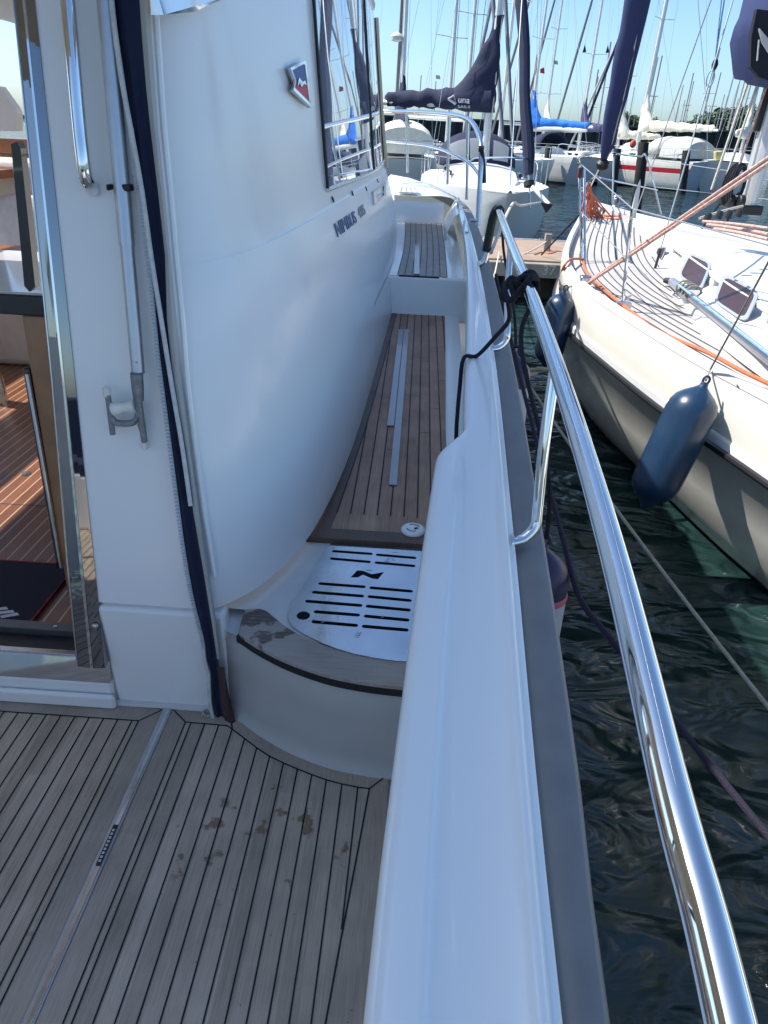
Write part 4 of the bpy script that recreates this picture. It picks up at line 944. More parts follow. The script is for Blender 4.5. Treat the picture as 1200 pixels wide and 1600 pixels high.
# trunk windows
A_, B_ = Vector((2.12, 5.63, 1.345)), Vector((1.985, 4.4, 1.33)); C_ = Vector((2.12, 5.63, 1.345))+Vector((.27*.82, .03, .50*.86))
tn = (B_-A_).cross(C_-A_).normalized(); tn = tn if tn.x < 0 else -tn
def rounded(q, r=.22, n=4):
    out = []
    for i in range(len(q)):
        p, a, c = q[i], q[i-1], q[(i+1) % len(q)]
        s0, s1 = p.lerp(a, r), p.lerp(c, r)
        for k in range(n+1):
            t = k/n; out.append(s0*(1-t)**2+p*2*t*(1-t)+s1*t*t)
    return out
def trunk_window(px, yref):
    pb = None
    for p, q in zip(tbs, tbs[1:]):
        if q.y <= yref <= p.y: pb = (p, q); break
    p, q = pb; a1 = trunk_sec(p)[2]; nn = (q-p).cross(a1-p).normalized(); nn = nn if nn.x < 0 else -nn
    qs = [Pp(x, y, p+nn*.004, nn) for x, y in px]
    c = sum(qs, Vector())/4; o = rounded(qs); i_ = [c+(v-c)*.83 for v in o]
    m_ = len(o); b = MB(); vs = o+i_+[v+nn*.008 for v in o]+[v+nn*.005 for v in i_]
    fs = [[j, (j+1) % m_, 2*m_+(j+1) % m_, 2*m_+j] for j in range(m_)]+[[2*m_+j, 2*m_+(j+1) % m_, 3*m_+(j+1) % m_, 3*m_+j] for j in range(m_)]+[[3*m_+j, 3*m_+(j+1) % m_, m_+(j+1) % m_, m_+j] for j in range(m_)]
    b.add(vs, fs, mat('window_frame_alu', (.42, .45, .48), .4, metal=.4)); fo = b.build('trunk_window', N_, smooth=40)
    b = MB(); b.quad([v+nn*.003 for v in i_], HATCH); b.build('window_pane', fo, smooth=0)
trunk_window([(1078, 394), (1114, 411), (1095, 458), (1059, 431)], 5.9)
trunk_window([(1131, 427), (1189, 457), (1166, 506), (1114, 471)], 4.9)
trunk_window([(1028, 386), (1043, 385), (1033, 408), (1020, 413)], 7.4)
# grab rail on the coachroof
b = MB(); gp = [trunk_sec(p)[4]+Vector((.03, 0, .075)) for p in tbs if 1.5 < p.y < 7.2]
b.loft([[p+Vector((-.022, 0, -.02)), p+Vector((-.022, 0, .02)), p+Vector((.022, 0, .02)), p+Vector((.022, 0, -.02))] for p in gp], RAILW)
for p in gp[::2]: b.box(p+Vector((-.02, -.045, -.085)), p+Vector((.02, .045, -.02)), RAILW)
b.build('grab_rail', N_, bevel=.006)
# stripy ropes lying on the coachroof, winch blocks
STRIPE = mat('red_white_rope', (.62, .40, .34), .9, noise=.45, nscale=55, bump=.5, bscale=180)
for k, (x0, y0, x1, y1) in enumerate(((1112, 357, 1200, 374), (1105, 351, 1200, 366), (1098, 346, 1200, 357), (1093, 341, 1160, 322))):
    rope('halyard', bow(Pz(x0, y0, 1.925), Pz(x1, y1, 1.945), -.005), .010, STRIPE if k < 3 else ROPEW, 'red and white flecked halyard lying on the white coachroof, ' + ('lowest of the three', 'middle one of the three', 'uppermost of the three', '')[k] if k < 3 else 'thin pale line led to the mast foot across the white coachroof', 'rope', 'lines on the coachroof' if k < 3 else None, n=3)
b = MB()
for (x, y) in ((1103, 346), (1121, 342), (1136, 341), (1152, 339)): b.lathe([(0, .03), (.05, .025), (.06, .012)], Pz(x, y, 1.91), (.2, 0, 1), BLACK, 10)
b.build('rope_clutches', N_)
# mast, boom bag, rigging
mb_ = Vector((3.0, 6.9, 1.92)); lean = Vector((.0, -.012, 1))
b = MB(); secs = []
for z in (0, 4, 9, 13): 
    c = mb_+lean*z; secs.append([c+Vector((.075*math.cos(a), .11*math.sin(a), 0)) for a in [k*math.pi/7 for k in range(14)]])
b.loft(secs, MASTM); mast = b.build('mast', N_)
b = MB(); b.box(mb_+Vector((-.10, -.14, -.06)), mb_+Vector((.10, .14, .02)), BLACK)
for dx, dy in ((-.2, -.16), (-.2, .0), (-.14, -.24)): b.lathe([(0, .06), (.05, .06)], mb_+Vector((dx-.05, dy, .05)), (1, 0, 0), BLACK, 14)
b.box(mb_+Vector((-.12, -.02, .6)), mb_+Vector((-.07, .05, .95)), BLACK); b.build('mast_foot', mast, bevel=.01)
for k, (dx, dy) in enumerate(((-.13, -.12), (-.16, -.02), (-.12, .10), (-.19, .12))):
    b = MB(); b.tube([mb_+Vector((dx*1.3-.06, dy, .12)), mb_+Vector((dx, dy, 1.4)), mb_+Vector((dx*.8, dy*.8, 6))], .012, ROPEW if k % 2 else STRIPE, 6); b.build('mast_halyard', mast)
# coil of black rope on mast
cb_ = empty('rope_coil', mb_+Vector((-.3, -.1, .2)), 'coil of black rope hung at the mast foot of the cream yacht', 'rope coil')
b = MB(); cc = Py(1150, 290, 6.75)
for k in range(6): b.tube([cc+Vector((math.cos(a)*(.045+.010*k), .02*k-.05, math.sin(a)*(.15+.012*(k % 3)))) for a in [j*math.pi/9 for j in range(19)]], .012, ROPEB, 6)
b.tube([cc+Vector((-.1, 0, -.15)), cc+Vector((-.22, -.05, -.36))], .011, ROPEB, 6); b.tube([cc+Vector((0, 0, -.18)), cc+Vector((.0, -.05, -.38))], .011, ROPEB, 6)
b.build('coil', cb_)
# navy sail bag at the mast
def inflate(name, parent, outline, thick, dirv, mt, rings=5, jitter=0.0, mt2=None):
    c = sum(outline, Vector())/len(outline); dirv = Vector(dirv).normalized(); b = MB(); n = len(outline)
    for sgn in (1, -1):
        rg = []
        for r in range(rings+1):
            k = 1-r/rings*.97; h = thick*math.sqrt(max(0, 1-k*k))*sgn
            rg.append([c+(p-c)*k+dirv*(h+jitter*(mnoise.noise(p*5+Vector((r, 0, 0))))*(1 if r else 0)) for p in outline])
        b.loft(rg, mt, True, False)
    o = b.build(name, parent, smooth=60); weld(o); return o
bag = [Py(x, y, 6.6) for x, y in ((1185, -30), (1176, 8), (1165, 28), (1160, 58), (1163, 95), (1168, 127), (1184, 125), (1193, 137), (1225, 144), (1270, 150), (1330, 120), (1330, -80), (1240, -110))]
inflate('sail_bag', N_, bag, .38, (.25, -1, .1), NAVY2, 6, .05)
b = MB(); b.prism([Py(x, y, 6.2) for x, y in ((1183, 14), (1174, 58), (1173, 104), (1186, 120), (1203, 127), (1230, 110), (1230, 20))], (0, .05, 0), mat('bag_shade_dark', (.008, .009, .018), .9)); b.build('bag_hollow_shade', N_)  # dark sheet paints in the shaded hollow of the bag
b = MB(); lt = [Py(x, y, 6.05) for x, y in ((1187, 44), (1200, 60), (1215, 84), (1206, 88), (1192, 66))]; b.prism(lt, (0, .03, 0), GREYC); b.build('sail_fold', N_)
b = MB(); b.tube([Py(1186, 62, 6.1), Py(1183, 95, 6.1)], .006, ROPEW, 6); b.build('bag_tie', N_)
# furled genoa on the forestay
fs0, fs1 = Py(944, 247, 10.75), Py(999, -12, 9.9); fd = (fs1-fs0)
b = MB(); n = 22; pts = [fs0+fd*(k/n*2.2) for k in range(n+1)]
rr = [interp([(0, .05), (.06, .085), (.18, .105), (.5, .135), (1, .15), (2.2, .13)], k/n*2.2)*(1+.03*math.sin(k*2.1)) for k in range(n+1)]
b.tube([p+Vector((.006*math.sin(k*1.7), .0, 0)) for k, p in enumerate(pts)], rr, NAVY2, 12); gen = b.build('furled_genoa', N_)
b = MB(); b.ribbon([p+Vector((.018+.02*math.sin(k*.35), -rr[k]-.004, 0)) for k, p in enumerate(pts)], .045, (0, -1, .1), GREYC, .004); b.build('genoa_tape', gen)
b = MB(); b.tube([NB+Vector((0, -.1, .05)), fs0], .012, STEEL, 6); b.lathe([(0, .05), (.03, .085), (.10, .085), (.13, .05)], Py(940, 264, 10.8), fd, BLACK, 14); b.build('furling_drum', gen)
def wire(name, p, q, r=.006, parent=None, mt=None):
    b = MB(); b.tube([p, q], r, mt or WIRE, 6); return b.build(name, parent or N_)
ch1 = Pz(1021, 428, 1.36); u1 = Py(1147, -6, 6.95); wire('shroud', ch1, ch1+(u1-ch1)*2.4, .0065)
b = MB(); b.tube([ch1, ch1+(u1-ch1)*.02], .016, STEEL, 8); b.tube([ch1+(u1-ch1)*.02, ch1+(u1-ch1)*.10], .012, BLACK, 8); b.box(ch1+Vector((-.05, -.06, -.01)), ch1+Vector((.05, .06, .02)), STEEL); b.build('turnbuckle', N_)
ch2 = Vector((2.85, 9.35, 1.5)); u2 = Py(1113, -6, 8.2); wire('inner_stay', Py(986, 352, 9.4), Py(986, 352, 9.4)+(u2-Py(986, 352, 9.4))*2.2, .0065)
wire('topping_lift', Py(1117, 96, 6.9), Py(1128, -8, 6.9), .006, None, ROPEL); wire('topping_lift', Py(1117, 96, 6.9), Py(1133, -8, 6.9), .006, None, ROPEL)
b = MB(); c = Py(1117, 101, 6.87); b.ball(c, .028, BLACK, 8, (1, 1, 1.6)); b.tube([c+Vector((.03*math.cos(a)-.01, 0, .06*math.sin(a)-.10)) for a in [j*.52 for j in range(13)]], .006, ROPEL, 6); b.build('rope_block', N_)
wire('backstay', Py(1090, -6, 9), Py(1107, 205, 9), .004)
# pulpit
pf1 = Pz(909, 407, 1.40); pf2 = Pz(1033, 335, 1.42)
pt1 = Py(905, 250, pf1.y+.15); pt2 = Py(1011, 248, pf2.y)
b = MB(); b.tube(crom([pf1, pf1.lerp(pt1, .9), pt1+Vector((.05, .25, .01)), Py(925, 240, 10.9), Py(950, 238, 11.0), Py(968, 241, 10.6), Py(1000, 245, pf2.y+.1), pt2, pf2], 7), .0135, MIRROR, 10); npul = b.build('pulpit', N_)
b = MB(); b.tube([Py(913, 262, pf1.y+.1), Pz(914, 410, 1.40)], .0125, MIRROR, 8); b.tube([Py(957, 318, 10.3), Py(959, 245, 10.5)], .0125, MIRROR, 8); b.build('pulpit_leg', npul)
b = MB(); b.tube(crom([Py(907, 300, pf1.y+.1), Py(930, 276, 10.4), Py(947, 280, 10.6), Py(1027, 297, pf2.y)], 5), .011, MIRROR, 8); b.build('pulpit_rail', npul)
b = MB(); c = Py(906, 270, pf1.y+.1); b.tube([c+Vector((0, 0, -.04)), c+Vector((0, 0, .04))], .022, DKRED, 12); b.build('navigation_light', npul)
# stanchion and lifelines
sf = Pz(972, 478, 1.325); st = Py(988, 326, sf.y+.02)
b = MB(); b.tube([sf, st], .0125, MIRROR, 10); b.box(sf+Vector((-.05, -.03, -.01)), sf+Vector((.06, .03, .03)), STEEL); b.tube([sf+Vector((0, 0, .03)), sf+Vector((.06, 0, .09))], .008, STEEL, 6); b.build('stanchion', N_)
nxt = Vector((1.98, 2.9, 1.95))
wire('lifeline', pt1+Vector((0, 0, -.02)), st, .0045); wire('lifeline', st, nxt, .0045); wire('lifeline', sf.lerp(st, .5), pf1.lerp(pt1, .5), .004)
wire('lifeline', pt2, Vector((5.0, 6.2, 2.0)), .0045); wire('lifeline', pf2.lerp(pt2, .5), Py(1260, 318, 7.5), .0045)
# windlass and fittings on the foredeck
b = MB(); c = Pz(960, 330, 1.47); b.lathe([(0, .09), (.05, .085), (.08, .05), (.16, .05), (.19, .07), (.22, .06)], c, (0, 0, 1), STEEL, 14); b.box(c+Vector((-.15, -.12, 0)), c+Vector((.15, .1, .06)), STEEL); b.tube([c+Vector((0, 0, .1)), c+Vector((.2, .05, .12))], .03, STEEL, 10); b.build('windlass', N_, bevel=.01)
b = MB(); b.prism([Pz(x, y, 1.45) for x, y in ((1006, 373), (1022, 352), (1030, 356), (1016, 378))], (0, 0, .03), WHITE); b.build('foredeck_hatch', N_, bevel=.008)
b = MB(); c = Pz(1024, 432, 1.345)
for k in range(3): b.tube([c+Vector((math.cos(a)*(.10-.02*k)-.02, math.sin(a)*(.09-.01*k), .02+.012*k)) for a in [j*.45+k for j in range(13)]], .008, ROPEL, 6)
tag(b.build('rope_coil'), 'small light blue rope coil lying on bleached teak beside the shroud', 'rope coil')
# aluminium pole on the side deck
sp = empty('spinnaker_pole', Pz(1140, 510, 1.36), 'grey spinnaker pole stowed on the teak side deck under the cabin windows', 'spinnaker pole')
q0, q1 = Pz(1050, 440, 1.40), Pz(1255, 603, 1.40)
b = MB(); b.tube([q0, q0.lerp(q1, .22)], [.035, .04], ALU, 12); b.tube([q0.lerp(q1, .22), q1], .030, ALU, 12); b.build('pole_tube', sp)
b = MB(); c = q0.lerp(q1, .19); b.box(c+Vector((-.05, -.1, -.01)), c+Vector((.05, .08, .055)), STEEL); b.tube([c+Vector((-.05, .05, .03)), c+Vector((-.11, .0, -.01)), c+Vector((-.08, -.08, -.02))], .009, STEEL, 6); b.tube([q0+Vector((-.05, .05, .0)), q0], [.02, .035], BLACK, 8)
for k in range(4): b.tube([c+Vector((.06*math.cos(a), -.10+.07*k, .03+.05*math.sin(a))) for a in [j*.7 for j in range(10)]], .009, ROPEG, 6)
b.build('pole_fitting', sp, bevel=.006)
wire('pole_line', Pz(1060, 445, 1.45), Pz(1230, 575, 1.45), .008, sp, ROPEL)
# striped sheets from the toe rail up to the right
blk = Pz(918, 441, 1.37)
s1, s2 = Py(1213, 238, 4.4), Py(1213, 246, 4.4)
rope('jib_sheet', [blk, blk.lerp(s1, .5), blk.lerp(s1, 1.3)], .0125, STRIPE, 'red and white striped sheet rising from toe rail to mast, upper one of the pair', 'rope', 'striped sheets', n=6)
rope('jib_sheet', [blk+Vector((-.02, -.05, -.01)), (blk+Vector((0, -.05, 0))).lerp(s2, .5), blk.lerp(s2, 1.3)], .0125, STRIPE, 'red and white striped sheet rising from toe rail to mast, lower one of the pair', 'rope', 'striped sheets', n=6)
b = MB(); b.box(blk+Vector((-.07, -.04, -.02)), blk+Vector((.03, .05, .05)), STEEL); b.build('sheet_block', N_, bevel=.015)
# orange cable and tangle
cab = [Pz(x, y, z) for x, y, z in ((911, 405, 1.41), (915, 422, 1.385), (930, 440, 1.36), (950, 458, 1.345), (978, 481, 1.33), (990, 490, 1.325), (1020, 513, 1.315), (1060, 532, 1.305), (1110, 553, 1.30), (1160, 580, 1.295), (1215, 606, 1.29), (1300, 650, 1.285))]
rope('orange_cable', cab, .013, ORANGE, 'orange power cable lying along the toe rail of the bleached teak deck', 'cable')
rope('orange_rope', [Pz(875, 452, 1.2), Px(876, 432, 1.38), Pz(882, 415, 1.43), Pz(893, 405, 1.455), Pz(911, 405, 1.42)], .011, ORANGE, 'orange cord looped over the bow edge above the concrete pier', 'cord')
on = empty('orange_net', Pz(935, 345, 1.46), 'tangled orange net heaped inside the bow pulpit of the cream yacht', 'net')
b = MB(); random.seed(3)
for k in range(34):
    x0 = random.uniform(908, 925); y0 = random.uniform(285, 330); x1 = random.uniform(918, 968); y1 = random.uniform(326, 346)
    a, c = Py(x0, y0, random.uniform(9.2, 10)), Pz(x1, y1, 1.47)
    mm_ = a.lerp(c, .5)+Vector((random.uniform(-.12, .12), random.uniform(-.1, .1), -random.uniform(.05, .16)))
    b.tube(crom([a, mm_, c], 4), .009, ORANGE if k % 5 else RED, 5)
for k in range(10):
    c = Pz(random.uniform(925, 965), random.uniform(334, 346), 1.475); b.tube([c+Vector((.13*math.cos(a)*random.uniform(.7, 1), .2*math.sin(a)*random.uniform(.7, 1), .02+.01*(k % 4))) for a in [j*.6 for j in range(12)]], .010, ORANGE, 5)
b.build('net_strands', on)
# navy fenders on the cream yacht
fender('fender', Vector((1.27, 5.90, 1.29)), Vector((1.17, 5.75, .66)), .125, FEND, 'navy cylindrical fender hanging at the bow shoulder of the cream yacht', 'navy fenders on the cream yacht')
fender('fender', Vector((1.648, 3.68, 1.25)), Vector((1.445, 3.56, .50)), .140, FEND, 'large navy cylindrical fender with shiny ribs hanging nearest the camera against the cream hull', 'navy fenders on the cream yacht')
wire('fender_line', Vector((1.648, 3.68, 1.26)), Pz(1110, 576, 1.29), .006, N_, ROPEG)
la = Pz(1110, 577, 1.29); tag(wire('fender_lanyard', la, Py(1250, 318, 3.0), .0055, None, ROPEG), None, None); o_ = D.objects['fender_lanyard.002']; o_.parent = None; o_.location = (0, 0, 0)
for v in o_.data.vertices: v.co += Vector(N_.location)
tag(o_, 'thin grey lanyard running up from the large navy fender past the cabin windows', 'rope')
b = MB(); b.tube([Vector((1.27, 5.90, 1.30)), Vector((1.42, 5.95, 1.36))], .007, ROPEG, 6); tag(b.build('fender_lanyard'), 'short lanyard tying the navy bow fender to the toe rail', 'rope')
c = Pz(1172, 648, 1.12); b = MB()
for k in range(4): b.tube([c+Vector((-.012, .018*(k-1.5)+.012*math.cos(a), .012*math.sin(a))) for a in [j*.7 for j in range(10)]], .0035, INKB, 5)
b.build('hull_emblem', N_)
wire('side_line', Pz(1152, 600, 1.28), Pz(1148, 628, 1.1), .004)

# ================================================================== PIER
p_ = empty('pier', (2, 12.5, 0), 'concrete pier with pinkish paving and painted berth number between the bows', 'pier')
b = MB(); b.box((-25, 11.36, .42), (25, 14.0, .64), CONC); b.build('pier_edge', p_, bevel=.015)
b = MB(); b.box((-25, 11.50, .642), (25, 13.9, .668), PIERT); b.build('paving', p_)
b = MB(); b.box((-25, 11.9, -1), (25, 12.0, .43), CONCD)
for x in (-1.5, .4, 1.55, 2.7, 5, 8): b.box((x-.12, 11.45, -1), (x+.12, 11.7, .43), CONCD)
b.build('pier_piles', p_)
t0 = Pz(0, 0, 0)
qa, qb = Py(846, 429, 11.35), Py(862, 429.5, 11.35)
text('37', 'berth_number', p_, qa, (1, 0, 0), (0, 0, 1), .20, .145, mat('worn_white_paint', (.55, .53, .48), .8, noise=.3, nscale=30), .002)
b = MB(); c = Pz(854, 391, .668); b.box(c+Vector((-.06, -.06, 0)), c+Vector((.05, .05, .27)), CONC); b.tube([c+Vector((-.16, 0, .17)), c+Vector((.15, 0, .17))], .014, STEEL, 8); tag(b.build('pier_bollard', bevel=.01), 'squat concrete bollard with a steel cross bar on the pier paving', 'bollard')
rope('pier_rope', [c+Vector((0, 0, .17)), c+Vector((-.3, -.4, .05)), Vector((1.1, 11.3, .5))], .012, ROPEW, 'white mooring rope wound from the bollard over the pier edge', 'rope')
rope('orange_string', [Pz(835, 398, .675), Pz(846, 394, .675), Pz(858, 396, .675), Pz(868, 393, .675), Pz(855, 391, .68)], .012, ORANGE, 'loose orange string lying round the pier bollard', 'string')
rope('bow_rope', [Pz(846, 398, .70), Py(880, 362, 11.3), Py(907, 334, 11.0)], .014, ROPEB, 'taut black bow rope from the pier bollard to the cream yacht', 'rope')
b = MB(); b.tube([(-25, 14.25, .60), (25, 14.25, .60)], .055, mat('galvanised_pipe', (.33, .34, .35), .5, metal=.4, noise=.15, nscale=10), 12)
for x in (1.2, 3.4, 6): b.tube([(x-.05, 14.25, .60), (x+.05, 14.25, .60)], .075, STEEL, 12)
for x in (-4, 0, 4, 8): b.box((x-.03, 14.0, .45), (x+.03, 14.3, .56), STEEL)
b.build('mooring_pipe', p_)

# ================================================================== BACKGROUND BOATS
def sailboat(name, label, px, yref, Y, rz, L=9.5, B=3.1, F=1.15, H=13, hullm=WHITE, cover=NAVY, boom_len=3.6, boom_z=2.95, boom_rot=0, hood=None, hood2=None, stripe=None, furl=None, mastr=.085, group=None, sp=(.45, .75), stack=1.7, transom=None, boot=BOOT, coverless=False, aft=.55, hood_x=-1.7, rails=True):
    o_ = Py(px, yref, Y); o = empty(name, (o_.x, o_.y, 0), label, 'sailboat', group, R_(rz))
    xs, xb = -L*aft, L*(1-aft)
    st = [0, .12, .3, .5, .7, .85, .95, 1.0]; hb = [.36, .42, .48, .5, .43, .28, .12, .015]
    b = MB(); prev = None
    prof = lambda h, f, t: [(h, f), (h*1.01, f*.80), (h*1.0, f*.76), (h*.99, f*.60), (h*.98, f*.56), (h*.95, f*.32), (h*.86, .13), (h*.82, .03), (h*.55, -.3)]
    rows = []
    for t, h in zip(st, hb):
        f = F*(1+.02*(1-t)+.17*max(0, t-.45)); x = xs+(xb-xs)*t
        pr = prof(h*B, f, t); row = []
        for (y, z) in pr:
            rk = -(1-z/f)*.9*max(0, (t-.8)/.2) + (1-z/f)*.55*max(0, (.15-t)/.15)
            row.append(Vector((x+rk, y, z)))
        rows.append(row+[Vector((v.x, -v.y, v.z)) for v in reversed(row)])
    n = len(rows[0])
    for i in range(len(rows)-1):
        for j in range(n-1):
            jj = min(j, n-2-j); mt = hullm
            if False: pass
            if jj == 2 and stripe and rows[i][0].x < xb*.55: mt = stripe
            if jj in (6,): mt = boot
            if jj >= 7: mt = boot
            b.quad([rows[i][j], rows[i][j+1], rows[i+1][j+1], rows[i+1][j]], mt)
    b.quad(rows[0], transom or hullm); b.quad(rows[-1], hullm)
    h_ = b.build('hull', o, True, 50); weld(h_)
    b = MB(); b.loft([[Vector((r[0].x, r[0].y*k, r[0].z-.02+.06*(1-k*k))) for k in (1, .5, 0, -.5, -1)] for r in rows], NONSKID, closed=False); b.build('deck', o, True)
    # coachroof
    b = MB(); secs = []
    for x, w, h in ((xb*.62, .12, .03), (xb*.48, .2, .16), (xb*.15, .27, .30), (-.2*L*.5, .30, .36), (xs*.42, .30, .38), (xs*.44, .29, .0)):
        f = F*1.03; secs.append([Vector((x, w*B, f)), Vector((x, w*B*.86, f+h*.85)), Vector((x, w*B*.5, f+h*1.05)), Vector((x, 0, f+h*1.15)), Vector((x, -w*B*.5, f+h*1.05)), Vector((x, -w*B*.86, f+h*.85)), Vector((x, -w*B, f))])
    b.loft(secs, hullm); cr = b.build('coachroof', o, True, 40)
    for sg in (1, -1):
        for x in (xb*.1, -.12*L*.5, -.3*L*.5):
            y = sg*(.287*B*.95); b = MB(); b.box((x-.22, y-.02 if sg > 0 else y-.045, F*1.03+.12), (x+.22, y+.045 if sg > 0 else y+.02, F*1.03+.24), BLKGL); b.build('cabin_window', cr, True)
    b = MB(); b.tube([(0, 0, F), (-.05, 0, H)], [mastr, mastr*.8], MASTM, 10); ms = b.build('mast', o, True)
    for k, f_ in enumerate(sp):
        z = F+(H-F)*f_; w = .85-.18*k; b = MB(); b.tube([(-.15, -w, z+.05), (0, 0, z), (-.15, w, z+.05)], .022, MASTM, 6); b.build('spreader', ms, True)
        for sg in (1, -1):
            b = MB(); b.tube([(-.25, sg*B*.44 if k == 0 else sg*(w+.15), F+.1 if k == 0 else F+(H-F)*sp[0]), (-.15, sg*w, z+.05), (-.05, 0, H-.3)], .0065, WIRE, 4); b.build('shroud', ms, True)
    b = MB(); b.tube([(.1, .09, F+.8), (.05, .09, H*.9)], .016, ROPEW, 5); b.build('halyard', ms, True)
    b = MB(); b.tube([(xs+.1, 0, F+.1), (-.05, 0, H)], .010, WIRE, 5); b.build('backstay', o, True)
    b = MB(); p, q = Vector((xb-.12, 0, F*1.1)), Vector((0, 0, H*.96))
    if furl: b.tube([p, p.lerp(q, .04), p.lerp(q, .09), p.lerp(q, .5), p.lerp(q, .93), q], [.02, .03, .075, .085, .06, .015], furl, 8); b.build('furled_sail', o, True)
    else: b.tube([p, q], .013, WIRE, 5); b.build('forestay', o, True)
    # boom and cover
    Rb = Matrix.Rotation(R_(boom_rot), 3, 'Z')
    def bp_(x, y, z): v = Rb@Vector((x, y, 0)); return Vector((v.x, v.y, z))
    b = MB(); b.tube([bp_(-.1, 0, boom_z), bp_(-boom_len-.15, 0, boom_z+.05)], .07, MASTM, 8); b.build('boom', o, True)
    if not coverless:
        random.seed(px); b = MB(); secs = []
        for k in range(27):
            t = k/26; x = -boom_len*t+.05; r = lerp(.30, .15, t)*(1+.10*math.sin(k*1.35)+.05*math.sin(k*3.1)); zc = boom_z+lerp(.20, .12, t)
            r *= .5 if k == 26 else 1
            secs.append([bp_(x, r*.62*math.cos(a)*(1+.08*random.uniform(-1, 1)), zc+r*1.05*math.sin(a)*(1+.06*random.uniform(-1, 1))) for a in [j*math.pi/7 for j in range(14)]])
        b.loft(secs, cover)
        secs = []
        for z, xa, w in ((-.12, .55, .19), (0, .8, .21), (.1, .95, .22), (.22, .88, .21), (.35, .80, .20), (.48, .65, .19), (.62, .52, .18), (.78, .42, .165), (.95, .34, .15), (1.12, .25, .13), (1.3, .18, .11), (1.5, .12, .10), (1.7, .08, .09)):
            z = boom_z+.02+z*stack/1.7; xa *= 1.0+.35*(stack == 1.95); secs.append([bp_(-(xa-.16)/2+math.cos(a)*(xa+.16)/2*(1+.04*random.uniform(-1, 1)), w*math.sin(a)*(1+.12*random.uniform(-1, 1)), z) for a in [j*math.pi/8 for j in range(16)]])
        b.loft(secs, cover)
        for v in b.v: v += Vector((mnoise.noise(v*3.1), mnoise.noise(v*3.1+Vector((9, 0, 0))), .5*mnoise.noise(v*4)))*.07
        b.build('sail_cover', o, True, 70)
    if hood:
        b = MB(); secs = []; w = .34*B; z0 = F*1.03+.28
        for x, h, ww in ((hood_x+.85, .10, .9), (hood_x+.55, .52, .95), (hood_x+.15, .82, 1), (hood_x-.35, .92, 1), (hood_x-.8, .90, 1)):
            secs.append([Vector((x, w*ww*math.cos(a), z0+h*max(0, math.sin(a))**.75)) for a in [j*math.pi/12 for j in range(13)]])
        b.loft(secs, hood, closed=False); ho = b.build('sprayhood', o, True, 60, solid=.02)
        b = MB()
        for a0, a1 in ((2.6, 4.6), (5, 7), (7.4, 9.4)):
            g = []
            for (x, h, ww) in ((hood_x+.79, .18, .91), (hood_x+.50, .56, .955), (hood_x+.30, .71, .98)):
                g.append([Vector((x+.03, w*ww*1.01*math.cos(a), z0+.03+h*math.sin(a)**.75)) for a in [lerp(a0, a1, j/5)*math.pi/12 for j in range(6)]])
            b.loft(g, CLEAR if hood is not GREYC else GREYC, closed=False)
        b.build('hood_window', ho, True, 60)
        if hood2:
            b = MB(); secs = []
            for x, h in ((hood_x-.85, .90), (hood_x-1.5, .95), (hood_x-2.2, .88), (hood_x-2.6, .70)):
                secs.append([Vector((x, w*1.08*math.cos(a), z0-.15+(h+.15)*max(0, math.sin(a))**.6)) for a in [j*math.pi/10 for j in range(11)]])
            b.loft(secs, hood2); b.build('cockpit_tent', o, True, 60)
    if rails:
        b = MB(); z = F+.62
        b.tube(crom([Vector((xb-1.5, .30*B*.75, F*1.1)), Vector((xb-1.45, .30*B*.75, z)), Vector((xb-.5, .35, z+.12)), Vector((xb+.05, 0, z+.14)), Vector((xb-.5, -.35, z+.12)), Vector((xb-1.45, -.30*B*.75, z)), Vector((xb-1.5, -.30*B*.75, F*1.1))], 4), .018, TUBE, 6); b.build('pulpit', o, True)
        b = MB(); b.tube(crom([Vector((xs+1.2, .40*B, F)), Vector((xs+1.2, .40*B, z)), Vector((xs+.15, .36*B, z)), Vector((xs+.1, 0, z)), Vector((xs+.15, -.36*B, z)), Vector((xs+1.2, -.40*B, z)), Vector((xs+1.2, -.40*B, F))], 4), .018, TUBE, 6); b.build('pushpit', o, True)
        for sg in (1, -1):
            b = MB(); b.tube([Vector((xs+1.2, sg*.40*B, z)), Vector((0, sg*.48*B, z)), Vector((xb-1.45, sg*.22*B, z))], .009, WIRE, 5)
            b.build('lifeline', o, True)
            for x, k in ((-L*.25, .475), (0, .48), (L*.2, .40)):
                b = MB(); b.tube([(x, sg*k*B, F), (x, sg*k*B, z)], .013, TUBE, 5); b.build('stanchion', o, True)
    return o

luna = sailboat('sailboat', 'white sailboat with navy lettered sail cover and navy sprayhood moored bow-on beyond the pier', 764, 170, 21, -88, L=10.8, B=3.4, F=1.25, H=15, cover=NAVY, boom_len=3.3, boom_z=3.05, boom_rot=61, hood=NAVY, furl=None, mastr=.09, stack=1.95, aft=.50, hood_x=-1.9)
# navy furled jib, anchor on its bow
f0, f1 = Py(826, 272, 16.2), Py(815, -8, 17.4); fd = f1-f0
b = MB(); pts = [f0+fd*(k/16*1.9) for k in range(17)]; b.tube([p+Vector((.02*math.sin(k*1.3), 0, 0)) for k, p in enumerate(pts)], [.10, .13, .13, .12, .115, .115]+[.115+.01*math.sin(k) for k in range(11)], NAVY, 10)
b.lathe([(-.02, .06), (0, .12), (.10, .12), (.12, .06)], f0-fd.normalized()*.25, fd, BLACK, 12); b.tube([f0-fd.normalized()*.7, f0], .02, STEEL, 6)
fj = b.build('furled_jib', None); fj.parent = luna; bpy.context.view_layer.update(); fj.matrix_parent_inverse = luna.matrix_world.inverted()
b = MB(); b.tube([Py(832, 292, 15.9), Py(858, 320, 15.4)], .045, WHITE, 8); b.prism([Py(x, y, 15.35) for x, y in ((845, 316), (864, 320), (854, 333))], (0, .12, 0), BLACK)
an = b.build('bow_anchor', None); an.parent = luna; an.matrix_parent_inverse = luna.matrix_world.inverted()
